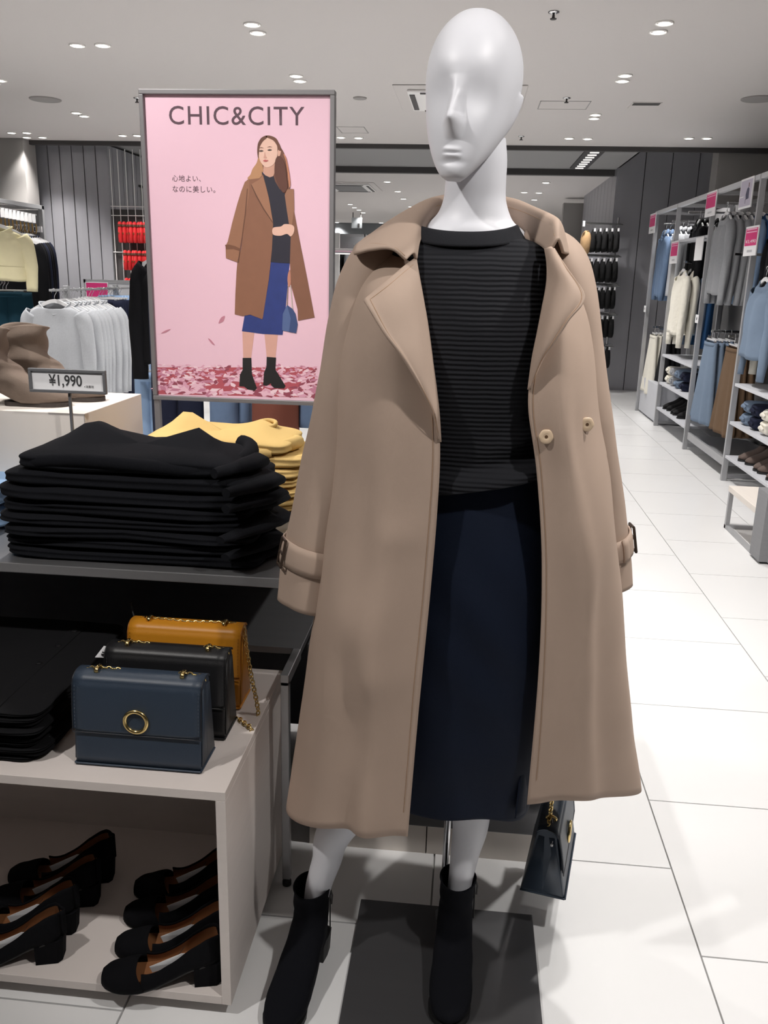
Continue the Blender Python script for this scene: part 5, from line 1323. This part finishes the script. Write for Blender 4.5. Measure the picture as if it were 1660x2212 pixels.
obj('rail', MB().tube([(WX-.28, 5.7, 1.66), (WX-.28, YE, 1.66)], .012, 10), M_chrome, wr, True)
obj('rail', MB().tube([(WX-.28, 5.7, 1.0), (WX-.28, YE, 1.0)], .012, 10), M_chrome, wr, True)
hy = P(4, 482, 6.55)
hang('top', 'pale yellow loose knit sweater on the left wall rack', F_yel, (hy.x-.05, 6.55, hy.z+.07), math.radians(14), name='knit_sweater', hlabel='hanger of the pale yellow sweater', w=.46, L_=.40, sl=.34, thick=.05, scoop=.05, neck=.12)
for k in range(6):
    p = P(58-k*5, 496, 7.75-k*.09)
    hang('top', '%s long sleeved top, %s from the end post of the left rack' % ('black' if k % 3 else 'dark navy', ORD[k]), F_blk if k % 3 else F_navy, (p.x, p.y, p.z+.04), math.radians(8), 'top', 'long_sleeved_top', 'black tops on the left wall rack', hlabel='white hanger of the %s dark top from the end post' % ORD[k], w=.40, L_=.62, sl=.60, thick=.03)
for k in range(4):
    p = P(12-k*7, 610, 6.7+k*.08)
    hang('trouser', 'dark teal trousers below the yellow sweater, %s on their rail' % ORD[k], F_teal, (p.x, p.y, p.z+.02), math.radians(20), 'trousers', 'trousers', 'dark teal trousers', hlabel='clip hanger of the %s teal trousers' % ORD[k], w=.38, L_=.6)
M_brass = mat('antique_brass', (150, 120, 72), .35, metal=.8)
pn_ = None
for k in range(9):
    p = P(4+k*8.5, 449+k*1.7, 7.2+.05*k)
    if pn_ is None:
        t = thing('necklace_card', 'white card with a brass necklace hanging in the left rack', 'necklace', group='necklaces in the left rack'); pn_ = t
        obj('card', MB().box((-.017, -.001, -.075), (.017, .001, 0)), M_paper, t, world=False)
        m = MB(); m.tube([(-.015, 0, -.085), (-.02, 0, -.13), (-.008, 0, -.165), (.008, 0, -.165), (.02, 0, -.13), (.015, 0, -.085)], .006, 6); obj('beads', m, M_brass, t, True, world=False)
    else: t = dup(pn_)
    t['label'] = 'white card with a brass necklace, %s from the end post of the left rack' % ORD[8-k]
    t.location = p
nr = thing('necklace_rail', 'thin steel prong rail carrying the necklace cards', 'rail', (P(0, 447, 7.18).x, 7.2, P(0, 447, 7.18).z))
obj('prong', MB().tube([P(-8, 446, 7.15), P(78, 464, 7.66)], .006, 8), M_chrome, nr, True)
p = P(75, 489, 7.98); q = P(91, 502, 7.98)
tg_ = thing('shelf_tag', 'white price tag on the end post of the left rack', 'price tag', ((p.x+q.x)/2, 7.97, q.z)); obj('card', MB().box((p.x, 7.955, q.z), (q.x+.01, 7.965, p.z)), M_paper, tg_); obj('print', MB().box((p.x+.006, 7.953, q.z+.008), (p.x+.018, 7.955, p.z-.008)), M_ink, tg_)

# red pouches on a wire grid beside the metal pier
gx = pl1+.02
gd = thing('wire_grid', 'white wire grid on the metal pier holding red pouches', 'wire grid', (gx, 10.6, 1.6))
for k in range(8): obj('wire', MB().tube([(gx+.09*k+.02, 10.12, 1.15), (gx+.09*k+.02, 10.12, 2.75)], .005, 5), M_white, gd, True)
for z in (2.13, 2.03, 1.62): obj('cross_wire', MB().tube([(gx, 10.11, z), (gx+.7, 10.11, z)], .005, 5), M_white, gd, True)
obj('hook_panel', MB().box((gx-.01, 10.135, 1.0), (gx+.75, 10.15, 2.1)), M_dark, gd)
M_red = mat('red_pouch', (206, 40, 44), .7, var=.1, vscale=30); pr_ = None
for row, (v0, v1, u0) in enumerate(((478, 524, 254), (540, 583, 262), (600, 640, 262))):
    for k in range(8):
        z0 = P(260, v1, 10.0).z; z1 = P(260, v0, 10.0).z; x = P(u0+4+k*7.6, 500, 10.0).x
        lab_ = ['red patterned pouch on the upper hooks', 'red patterned pouch on the middle hooks', 'red patterned pouch on the lowest hooks'][row]
        if pr_ is None:
            t = thing('pouch', lab_, 'pouch', group='red pouches'); pr_ = t; m = MB()
            m.loft([[(hw*math.cos(a), d*math.sin(a)-.0, z) for a in np.linspace(0, 2*math.pi, 14, endpoint=False)] for z, hw, d in ((0, .016, .03), (.015, .021, .05), (.12, .022, .05), (.235, .019, .04), (.25, .012, .02))]); obj('body', m, M_red, t, True, world=False)
            m = MB(); m.loft([[(.023*math.cos(a), .053*math.sin(a), z) for a in np.linspace(0, 2*math.pi, 14, endpoint=False)] for z in (.19, .215)], 0, False, False); obj('band', m, mat('brown_band', (90, 60, 44), .7), t, True, world=False)
            m = MB(); m.tube([(0, -.05, .1), (0, -.052, .12)], .008, 6); obj('charm', m, M_brass, t, True, world=False)
        else: t = dup(pr_, label=lab_)
        t['label'] = lab_+', %s from the metal pier' % ORD[k]
        t.location = (x, 10.03+.02*((k*7) % 3), z0); t.scale = (1, 1, (z1-z0)/.25)

# black coat, jeans and skirts on the rail behind the poster
def bottom_z(v, Y): return P(400, v, Y).z
YR = 3.55
brl = thing('clothes_rail', 'steel clothes rail mostly hidden behind the pink poster', 'clothes rail', (-.85, YR, 0))
obj('bar', MB().tube([(-1.25, YR, 1.52), (-.42, YR, 1.52)], .012, 10), M_chrome, brl, True)
for x in (-1.22, -.45): obj('post', MB().tube([(x, YR, .02), (x, YR, 1.56)], .012, 10), M_frame, brl, True)
obj('base', MB().box((-1.26, YR-.22, 0), (-1.19, YR+.22, .02)).box((-.48, YR-.22, 0), (-.41, YR+.22, .02)), M_frame, brl)
def behind(kind, label, mt, u0, u1, v, name, cat, Y=YR, **kw):
    xa, xb = P(u0, 900, Y).x, P(u1, 900, Y).x; zb = P((u0+u1)/2, v, Y).z; w = xb-xa; L_ = 1.52-.1-zb
    if kind == 'skirt': kw = dict(w=round(w*.9, 3), L_=round(L_, 3), flare=1.1, **kw)
    if kind == 'trouser': kw = dict(w=round(w, 3), L_=round(L_, 3), **kw)
    hang(kind, label, mt, ((xa+xb)/2, Y, 1.52), 0, cat, name, hlabel='clip hanger of the '+label.split(' behind')[0].split(' under')[0], **kw)
behind('trouser', 'dark navy trousers hanging behind the poster', F_navy, 335, 438, 985, 'trousers', 'trousers')
behind('skirt', 'mid blue denim skirt under the poster edge', F_denim, 456, 516, 922, 'denim_skirt', 'skirt', folds=3, amp=.006)
behind('skirt', 'narrow blue denim skirt beside the rust skirt', F_denim, 519, 546, 918, 'denim_skirt', 'skirt', folds=3, amp=.006, Y=YR+.06)
behind('skirt', 'rust brown velvet skirt under the poster', F_rust, 546, 646, 955, 'velvet_skirt', 'skirt', folds=4, amp=.008)
behind('skirt', 'blue denim skirt between the rust skirt and the coat', F_denim, 648, 680, 922, 'denim_skirt', 'skirt', folds=3, amp=.006, Y=YR+.05)
behind('trouser', 'black trousers hanging behind the denim skirts', F_blk, 470, 545, 985, 'trousers', 'trousers', Y=YR+.14)
# blazer on a bust form left of the poster
YJ = 4.3; p = P(330, 520, YJ)
bj = thing('bust_form', 'slim steel bust form stand left of the poster', 'display stand', (p.x, YJ, 0))
obj('pole', MB().tube([(p.x, YJ, .02), (p.x, YJ, p.z)], .012, 10), M_frame, bj, True); m = MB(); m.loft([[(p.x+r*math.cos(a), YJ+r*math.sin(a), z) for a in np.linspace(0, 2*math.pi, 24, endpoint=False)] for r, z in ((.16, 0), (.16, .012), (.02, .02))]); obj('base', m, M_frame, bj, True)
hang('top', 'long black coat hanging at the left edge of the poster', F_blk, (p.x+.13, YJ, p.z+.045), math.radians(-8), 'coat', 'hanging_coat', hanger=True, hlabel='hanger of the long black coat', w=.46, L_=.56, sl=.50, thick=.06, collar=True)
jx = P(300, 830, YJ+.1).x
hang('trouser', 'light blue jeans below the black coat', F_lblue, (jx+.02, YJ+.2, .98), 0, 'jeans', 'jeans', hlabel='clip hanger of the light blue jeans', w=.16, L_=.75)
hang('trouser', 'navy trousers beside the light blue jeans', F_navy, (P(326, 830, YJ).x+.03, YJ+.16, .99), 0, 'trousers', 'trousers', hlabel='clip hanger of the navy trousers by the jeans', w=.17, L_=.9)
# ================================================================== RIGHT: WALL RACKS
XF, XB, TOPZ = 1.96, 2.46, 2.17
PY_ = [5.28, 6.50, 7.72, 8.98, 10.02]
wk = [None]*4
M_rackpanel = mat('rack_back_grey', (118, 117, 118), .8)
bayname = ['rack bay beside the low bench', 'rack bay with grey sweaters and blue skirts', 'rack bay with the cream cable sweater', 'rack bay next to the metal pier']
for b in range(4):
    y0, y1 = PY_[b], PY_[b+1]
    t = thing('clothes_rack', 'pale grey steel '+bayname[b], 'clothes rack', ((XF+XB)/2, (y0+y1)/2, 0)); wk[b] = t
    for y in ([y0, y1] if b == 0 else [y1]):
        obj('post', MB().box((XF-.02, y-.03, 0), (XF+.02, y+.0, TOPZ)).box((XF-.012, y+.0, 0), (XF+.012, y+.012, TOPZ)), M_frame, t, bevel=.002)
        obj('post', MB().box((XB-.02, y-.02, 0), (XB+.02, y+.02, TOPZ)), M_frame, t, bevel=.002)
        obj('side_bar', MB().box((XF, y-.015, TOPZ-.03), (XB, y+.015, TOPZ)), M_frame, t)
        obj('side_bar', MB().box((XF, y-.015, .02), (XB, y+.015, .05)), M_frame, t)
    obj('top_rail', MB().box((XF-.02, y0, TOPZ-.035), (XF+.02, y1-.03, TOPZ)), mat('pale_steel', (205, 206, 210), .4, metal=.3), t, bevel=.002)
    obj('back_panel', MB().box((XB+.02, y0, .1), (XB+.04, y1, TOPZ)), M_rackpanel, t)
    obj('back_rail', MB().box((XB-.04, y0+.02, 1.78), (XB, y1-.02, 1.82)), M_frame, t)
# shelves: (bay, z, y range)
def shelf(b, z, ya=0.03, yb=-0.04):
    y0, y1 = PY_[b]+ya, PY_[b+1]+yb
    return obj('shelf', MB().box((XF-.015, y0, z-.022), (XB, y1, z)), mat('pale_shelf', (206, 208, 214), .5), wk[b], bevel=.002)
zs3 = [PX(1450, 792, XF).z, PX(1450, 853, XF).z, PX(1440, 906, XF).z]
ysA = PX(1430, 780, XF).y
SZ = {2: [.735, .455, .20], 0: [.735, .455, .20]}
for b in (2, 0):
    for z in SZ[b]: shelf(b, z)
sh_mid = 1.70
shelf(2, PX(1490, 515, XF).z)
obj('box_base', MB().box((XF+.01, PY_[3]+.04, .02), (XB, PY_[4]-.05, .40)), mat('pale_shelf', (206, 208, 214), .5), wk[3], bevel=.003)
obj('drawer_bar', MB().box((XF, PY_[1]+.05, .13), (XF+.02, PY_[2]-.06, .16)), M_frame, wk[1])
obj('low_shelf', MB().box((XF, PY_[1]+.05, .10), (XB, PY_[2]-.06, .13)), M_frame, wk[1])
def arm(b, y, z, x1=XB):
    o = obj('arm', MB().box((XF+.03, y-.012, z-.022), (x1, y+.012, z-.002)), M_chrome, wk[b], bevel=.002); return o
def face_out(b, kind, items, u, v, X0, name, cat, clip=None, dx=.045, rz=-90, hl=None, yy=None, **kw):
    """garments hung one behind another on an arm that points into the aisle; (u, v) is the first hook"""
    p = PX(u, v, X0)
    if yy: p.y = yy
    arm(b, p.y, p.z)
    cnt_ = {}
    for k, (label, mt) in enumerate(items):
        n_ = sum(1 for l, _ in items if l == label); base_ = label
        if n_ > 1: cnt_[label] = cnt_.get(label, 0)+1; label = label+', %s of the row' % ORD[cnt_[label]-1]
        hang(kind, label, mt, (X0+dx*k, p.y+.006*((k*5) % 3), p.z), math.radians(rz+2*((k*7) % 3)-2), cat, name, base_+' row' if n_ > 1 else None, hlabel='hanger of the '+label, clip=clip, **kw)
    return p
TW = dict(w=.44, L_=.60, sl=.54, thick=.045)
# bay beside the pier
face_out(3, 'top', [('blue denim shirt at the head of the far rack arm', F_denim)]+[('blue denim shirt behind the first on the far rack', F_denim)]*3, 1434, 484, 2.02, 'denim_shirt', 'shirt', w=.42, L_=.66, sl=.56, collar=True, yy=9.76)
face_out(3, 'top', [('grey and white striped shirt in the far rack bay', F_grey)]+[('pale grey shirt in the far rack bay', F_grey2)]*2, 1452, 480, 2.06, 'shirt', 'shirt', w=.42, L_=.66, sl=.56, collar=True, yy=9.36)
face_out(3, 'skirt', [('white pleated skirt at the front of the far rack', F_white)]+[('white skirt hanging behind the white pleated skirt', F_white)]*2, 1409, 702, 2.02, 'skirt', 'skirt', w=.32, L_=.62, flare=1.5, folds=6, amp=.03, yy=9.78)
face_out(3, 'skirt', [('black flared skirt in the far rack bay', F_blk)]+[('black skirt behind the black flared skirt', F_blk)]*2, 1434, 706, 2.08, 'skirt', 'skirt', w=.32, L_=.60, flare=1.7, folds=6, amp=.03, yy=9.42)
# bay with the cream cable sweater
face_out(2, 'top', [('black zipped jacket on the upper rail of the rack', F_blk)]+[('black jacket behind the zipped jacket', F_blk)]*3, 1502, 460, 2.10, 'jacket', 'jacket', w=.46, L_=.56, sl=.52, thick=.03, collar=True, yy=8.70)
face_out(2, 'top', [('cream cable knit sweater on the middle arm', F_cable), ('second cream sweater behind the cable knit sweater', F_white), ('dusty blue knit sweater behind the cream ones', F_blue), ('dusty blue sweater last on the cream sweater arm', F_mblue)], 1482, 563, 1.99, 'cable_sweater', 'sweater', dx=.075, w=.50, L_=.58, sl=.56, thick=.06, flare=.95, yy=8.64)
# bay with the grey sweaters
face_out(1, 'top', [('mid grey wool sweater at the front of the upper arm', F_grey2)]+[('grey wool sweater behind the first grey wool sweater', F_grey2)]*3+[('light blue sweater next to the grey wool sweaters', F_lblue), ('marine blue sweater behind the light blue sweater', F_mblue), ('dark navy sweater at the end of the upper arm', F_navy)], 1571, 437, 2.0, 'wool_sweater', 'sweater', dx=.055, w=.46, L_=.62, sl=.56, thick=.05, yy=7.44)
face_out(1, 'skirt', [('dusty blue knit skirt at the front of the lower arm', F_blue)]+[('blue knit skirt behind the front blue skirt', F_blue)]*3, 1540, 712, 2.0, 'knit_skirt', 'skirt', w=.34, L_=.66, flare=1.65, folds=7, amp=.03, dx=.05, yy=7.42)
face_out(1, 'skirt', [('brown corduroy skirt beside the blue knit skirts', F_brown)]+[('brown skirt behind the brown corduroy skirt', F_brown)]*2, 1585, 722, 2.04, 'corduroy_skirt', 'skirt', w=.34, L_=.66, flare=1.65, folds=8, amp=.03, dx=.05, yy=6.92)
face_out(1, 'top', [('black sweater filling the back of the middle bay', F_blk)]*3, 1520, 560, 2.30, 'wool_sweater', 'sweater', dx=.04, w=.46, L_=.60, sl=.54, yy=7.05)
# nearest bay
face_out(0, 'top', [('black sweater at the front of the nearest upper arm', F_blk)]+[('black sweater behind the nearest black one', F_blk)]*3, 1668, 468, 2.04, 'wool_sweater', 'sweater', w=.46, L_=.64, sl=.56, yy=6.22)
face_out(0, 'top', [('dusty blue cable sweater in the nearest bay', F_blue), ('cream sweater beside the nearest blue cable sweater', F_white)], 1655, 575, 1.99, 'cable_sweater', 'sweater', dx=.10, w=.50, L_=.52, sl=.52, thick=.07, yy=6.24)
face_out(0, 'skirt', [('dark brown corduroy skirt above the shelves', F_dkbrown)]*5, 1634, 735, 2.2, 'corduroy_skirt', 'skirt', dx=.045, w=.36, L_=.55, flare=1.15, folds=9, amp=.012, yy=6.20)
# folded knits and shoes on the shelves
def roll(label, mt, x, y, z, w=.13, d=.26, h=.085, seed=1):
    t = thing('folded_knit', label, 'sweater', (x, y, z), 'folded knits on the rack shelves', 0)
    obj('folded_body', slab(d, w, h*1.05, seed, groove=.008), mt, t, True, world=False)
    m = MB(); m.loft(tube_rings([(-d/2-.002, -w*.35, h*.5), (-d/2-.006, 0, h*.62), (-d/2-.002, w*.35, h*.5)], [(h*.12, .006), (h*.2, .009), (h*.12, .006)], 10)); obj('fold_edge', m, mt, t, True, world=False)
def shelf_knits(b, z, spec):
    for (y, mt, nm) in spec:
        for k in range(2):
            roll(nm+(', upper of its two' if k else ', lower of its two'), mt, XF+.15, y, z+k*.088, seed=int(y*10)+k)
shelf_knits(2, .455, [(8.80, F_white, 'cream folded knit on the shelf under the cable sweater'), (8.62, F_grey2, 'taupe grey folded knit on the far shelf'), (8.42, F_blue, 'dusty blue folded knit on the far shelf'), (8.20, F_navy, 'navy folded knit on the far shelf')])
shelf_knits(0, .455, [(6.30, F_blue, 'dusty blue folded knit on the near shelf'), (6.10, F_navy, 'navy folded knit on the near shelf'), (5.88, F_white, 'cream folded knit on the near shelf'), (5.66, F_blk, 'black folded knit on the near shelf')])
M_shb = mat('black_fur_shoe', (20, 20, 22), .95, bump=.002, bscale=120); M_sht = mat('brown_suede_shoe', (98, 84, 78), .9, var=.1)
def flat_shoe(name, label, mt, loc, rz, group):
    t = thing(name, label, 'shoe', loc, group, rz); rings = []
    for q in crv([(.012, .04, -.20, .040), (.03, .045, -.21, .045), (.055, .046, -.17, .044), (.08, .046, -.10, .042), (.105, .045, -.06, .040), (.115, .043, -.055, .036)], 16):
        rings.append([(x, y, q[0]) for x, y in foot_outline(0, q[1], q[2], q[3])])
    m = MB(); m.loft(rings, 0, True, False); obj('upper', m, mt, t, True, world=False, solid=.004, soff=-1)
    m = MB(); m.loft([[(x, y, z) for x, y in foot_outline(0, .046, -.212, .044)] for z in (0, .014)]); obj('sole', m, M_black, t, world=False)
    return t
f0 = None
for b, z, mt, ys in ((2, .20, M_shb, (8.82, 8.70, 8.52, 8.40, 8.22)), (0, .20, M_sht, (6.28, 6.16, 5.98, 5.86, 5.68))):
    for k, y in enumerate(ys):
        lab_ = ('black furry slip-on shoe on the bottom shelf of the far bay' if b == 2 else 'brown suede shoe on the bottom shelf behind the bench')
        lab_ = lab_+', %s from pier' % ORD[k]
        if k == 0: f0 = flat_shoe('slip_on_shoe', lab_, mt, (XF+.22, y, z+.001), math.radians(-80), 'shoes on the bottom shelves')
        else: dup(f0, (XF+.22+.01*(k % 2), y, z+.001), math.radians(-84+6*(k % 3)), lab_)
# signs clipped on the racks, facing the aisle
def rack_sign(label, u0, u1, vt, vb, kind, X=XF-.026):
    um = (u0+u1)/2; y0, y1 = PX(u1, vt, X).y, PX(u0, vt, X).y; zt, zb = PX(um, vt, X).z, PX(um, vb, X).z
    t = thing('rack_sign', label, 'sign', (X, (y0+y1)/2, zb)); h = zt-zb
    cd = obj('board', MB().box((X-.004, y0, zb), (X+.004, y1, zt)), M_paper, t, bevel=.001)
    ym, w = (y0+y1)/2, y1-y0; xx = X-.0046
    if kind == 'pink' or kind.startswith('¥'):
        obj('pink_print', MB().box((X-.0044, y0+.012, zb+h*.34), (X-.004, y1-.012, zt-.014)), M_pink, cd)
        obj('light_band', MB().box((xx, y0+.03, zt-h*.13), (xx+.0002, y1-.03, zt-h*.08)), mat('pale_pink', (240, 180, 205), .6), cd)
        obj('light_band', MB().box((xx, y0+.03, zt-h*.22), (xx+.0002, y1-.03, zt-h*.18)), mat('pale_pink', (240, 180, 205), .6), cd)
        if kind != 'pink': fit_text('price_lettering', kind, M_paper, cd, (xx-.0002, ym, zb+h*.48), w*.8, h*.13, right=(0, -1, 0))
        obj('small_print', MB().box((xx, ym-w*.2, zb+h*.12), (xx+.0002, ym+w*.2, zb+h*.2)), mat('grey_print', (190, 190, 194), .6), cd)
    elif kind == 'photo':
        obj('photo_print', MB().box((X-.0044, y0+.012, zb+.014), (X-.004, y1-.012, zt-.014)), mat('lilac_print', (190, 184, 200), .6), cd)
        obj('figure_print', MB().add([(xx, y0+w*f, zb+h*g) for f, g in ((.22, .30), (.45, .28), (.50, .45), (.42, .64), (.32, .68), (.24, .62))], [tuple(range(6))[::-1]]), mat('navy_print', (74, 74, 96), .6), cd)
        obj('figure_print', MB().add([(xx, y0+w*f, zb+h*g) for f, g in ((.26, .68), (.34, .68), (.34, .82), (.27, .82))], [tuple(range(4))[::-1]]), mat('face_print', (120, 96, 96), .6), cd)
        obj('figure_print', MB().add([(xx, y0+w*f, zb+h*g) for f, g in ((.46, .15), (.49, .15), (.49, .30), (.45, .30))], [tuple(range(4))[::-1]]), mat('navy_print', (74, 74, 96), .6), cd)
        obj('caption_print', MB().box((xx, y1-w*.35, zb+h*.38), (xx+.0002, y1-.014, zb+h*.41)), M_paper, cd)
    return t
rack_sign('pink and white sale sign at the far end of the racks', 1407, 1419, 461, 503, 'pink')
rack_sign('pink and white sale sign below the far rack post', 1453, 1468, 521, 569, 'pink')
rack_sign('pink and white sale sign hanging over the black jackets', 1530, 1551, 413, 466, 'pink')
rack_sign('pink price sign on the rack post by the grey sweaters', 1615, 1642, 488, 552, '¥3,490')
rack_sign('framed photo sign of a woman in a dark dress on the top rail', 1605, 1631, 384, 448, 'photo')
rack_sign('blank white sign on the rail above the cream sweater', 1506, 1522, 512, 562, 'plain')
for (u, v, lab_) in ((1394, 667, 'small white price tag on the far rack post'), (1515, 690, 'small white price tag beside the blue knit skirts')):
    p = PX(u, v, XF-.024); p.y = 7.70 if u > 1450 else 10.0
    t = thing('shelf_tag', lab_, 'price tag', tuple(p)); obj('card', MB().box((p.x-.006, p.y-.05, p.z-.035), (p.x-.002, p.y+.05, p.z+.035)), M_paper, t); obj('print', MB().box((p.x-.0065, p.y-.012, p.z-.01), (p.x-.006, p.y+.012, p.z+.012)), M_ink, t)

# bench and box in the aisle
bn = thing('low_bench', 'low bench with cream top and grey steel frame beside the racks', 'bench', (1.85, 4.95, 0))
B0, B1, BY0, BY1, BZ = 1.598, 2.2, 4.62, 5.16, .262
obj('bench_top', MB().box((B0, BY0, BZ-.035), (B1, BY1, BZ)), M_cream, bn, bevel=.003)
for y in (BY0+.005, BY1-.03):
    for x in (B0+.002, B1-.03): obj('leg', MB().box((x, y, 0), (x+.024, y+.024, BZ-.035)), M_frame, bn)
    obj('foot_rail', MB().box((B0+.002, y, 0), (B1-.006, y+.024, .022)), M_frame, bn)
obj('foot_rail', MB().box((B0+.002, BY0, 0), (B0+.026, BY1, .022)), M_frame, bn)
gb = thing('display_box', 'grey wood-grain box stand in front of the low bench', 'display box', (1.9, 4.55, 0))
M_gbox = mat('grey_wood_grain', (134, 135, 138), .6, var=.08, vscale=6, stretch=(1, 1, 16))
c = PX(1605, 1063, 1.60)
obj('body', MB().box((1.585, 4.46, .012), (2.15, 4.615, .385)), M_gbox, gb, bevel=.002)
obj('frame_edge', MB().box((1.63, 4.452, .012), (1.645, 4.46, .385)), M_frame, gb)
obj('frame_edge', MB().box((1.645, 4.452, .012), (2.15, 4.46, .03)), M_frame, gb)
obj('base', MB().box((1.60, 4.475, 0), (2.13, 4.60, .012)), M_black, gb)

# ================================================================== CENTRE BACKGROUND
# black fur accessories on prong rows beside the metal pier
YG = 11.55; M_fur = mat('black_fur', (15, 15, 17), .95, bump=.004, bscale=60)
gr_ = thing('prong_rack', 'chrome prong rows holding black fur accessories by the pier', 'rack', (1.65, YG, 0))
fx = None
ROWS = [(496, 545, 1275, 1338, 5, 482), (560, 610, 1255, 1335, 6, 551), (622, 667, 1262, 1330, 6, 613), (684, 729, 1268, 1326, 5, 676), (750, 794, 1283, 1318, 3, 744)]
for i, (v0, v1, u0, u1, n, vr) in enumerate(ROWS):
    a, b = P(u0-8, vr, YG), P(u1+6, vr+3, YG+.1)
    for dy in (-.08, .02, .12): obj('prong', MB().tube([a+Vector((0, dy, .012*dy/.1)), b+Vector((0, dy, .012*dy/.1))], .008, 6), M_chrome, gr_, True)
    for k in range(n):
        c0_ = P(u0+(u1-u0)*(k+.5)/n, (v0+v1)/2, YG); hh = abs(P(1300, v0, YG).z-P(1300, v1, YG).z); ww = abs(P(u1, v0, YG).x-P(u0, v0, YG).x)/n*1.2
        lab_ = ['black fur accessory on the top prong row', 'black fur accessory on the second prong row', 'black fur accessory on the third prong row', 'black fur accessory on the fourth prong row', 'black fur accessory on the lowest prong row'][i]
        if fx is None:
            t = thing('fur_accessory', lab_, 'fur collar', group='black fur accessories'); fx = t; rings = []
            for z, r in ((-.5, .55), (-.46, .8), (-.3, 1), (0, .92), (.25, .8), (.42, .55), (.5, .2)):
                rings.append([(.5*r*math.cos(a_)*(1+.16*nz((math.cos(a_)*2, math.sin(a_)*2, z*6), 1, 4)), .1*r*math.sin(a_), z+.05*nz((a_*2, z, 0), 2, 1)) for a_ in np.linspace(0, 2*math.pi, 18, endpoint=False)])
            m = MB(); m.loft(rings); obj('fur_body', m, M_fur, t, True, world=False)
            m = MB(); m.box((-.13, -.115, .40), (.13, -.112, .54)); tg_ = obj('paper_tag', m, M_paper, t, world=False)
        else: t = dup(fx, label=lab_)
        t['label'] = lab_+', %s from the metal pier' % ORD[n-1-k]
        t.location = c0_; t.location.y += .02*(k % 2); t.scale = (ww, 1.0, hh)
obj('price_holder', MB().box((P(1258, 480, YG).x, YG-.1, P(1258, 490, YG).z), (P(1263, 480, YG).x, YG-.09, P(1258, 478, YG).z)), M_paper, gr_)
for u in (1330,):
    obj('upright', MB().tube([P(1337, 470, YG+.12), (P(1337, 470, YG+.12).x, YG+.12, 0)], .01, 6), M_chrome, gr_, True)
p = P(1266, 525, YG)
t = thing('fur_accessory', 'tan fur collar at the front of the top prong row', 'fur collar', tuple(p)); rings = []
for z, r in ((-.15, .3), (-.12, .7), (-.04, 1), (.05, 1), (.12, .7), (.15, .3)): rings.append([(.07*r*math.cos(a_), .08*r*math.sin(a_), z+.012*nz((a_, z*9, 0), 2)) for a_ in np.linspace(0, 2*math.pi, 18, endpoint=False)])
m = MB(); m.loft(rings); obj('fur_body', m, mat('tan_fur', (196, 160, 118), .95, bump=.004, bscale=60), t, True, world=False)
# far racks seen past the poster and the collar
def far_rack(label, u0, u1, Y, vt, vb, items, glabel):
    a, b = P(u0, vt, Y), P(u1, vt, Y)
    t = thing('clothes_rack', label, 'clothes rack', ((a.x+b.x)/2, Y, 0))
    for x in (a.x, b.x): obj('post', MB().box((x-.02, Y-.02, 0), (x+.02, Y+.02, a.z)), M_frame, t)
    obj('bar', MB().box((a.x, Y-.02, a.z-.04), (b.x, Y+.02, a.z)), M_frame, t)
    obj('back_panel', MB().box((a.x, Y+.3, .2), (b.x, Y+.32, a.z)), mat('far_panel', (172, 174, 178), .8), t)
    n = len(items)
    for k, (mt, nm) in enumerate(items):
        x = a.x+(b.x-a.x)*(k+.5)/n; z = P((u0+u1)/2, vb, Y).z
        hang('top', nm, mt, (x, Y, z), math.radians(62), 'garment', 'hanging_garment', hlabel='hanger of the '+nm, w=.46, L_=.70, sl=.56)
far_rack('grey clothes rack far behind the poster', 727, 790, 15.0, 505, 527, [(F_orange, 'orange garment on the far rack'), (F_blk, 'dark garment on the far rack'), (F_grey2, 'grey garment on the far rack'), (F_navy, 'navy garment on the far rack')], '')
far_rack('grey clothes rack far down the aisle', 1218, 1252, 15.0, 528, 540, [(F_grey2, 'grey garment on the rack down the aisle'), (mat('royal_blue', (40, 60, 160), .8), 'royal blue garment on the rack down the aisle')], '')
tag(obj('partition_panel', MB().box((P(722, 500, 14.5).x, 14.5, 0), (P(734, 500, 14.5).x, 14.56, P(728, 503, 14.5).z)), M_white, loc=(P(728, 500, 14.5).x, 14.5, 0), bevel=.004), 'white partition panel beside the far orange garment', 'panel')
# hanging direction sign in the far hall
YH = 20.0; p, q = P(760, 470, YH), P(782, 493, YH)
hs = thing('hanging_sign', 'glass direction sign hanging from the far ceiling', 'sign', ((p.x+q.x)/2, YH, p.z))
sb_ = obj('board', MB().box((p.x, YH, q.z), (q.x, YH+.02, p.z)), mat('frosted_sign', (176, 182, 186), .3), hs)
obj('print', MB().box((p.x+.14, YH-.004, q.z+.01), (q.x-.05, YH, q.z+.10)), M_dark, sb_)
for x in (p.x+.03, q.x-.03): obj('rod', MB().tube([(x, YH+.01, p.z), (x, YH+.01, CEIL-.02)], .01, 6), M_dark, hs)
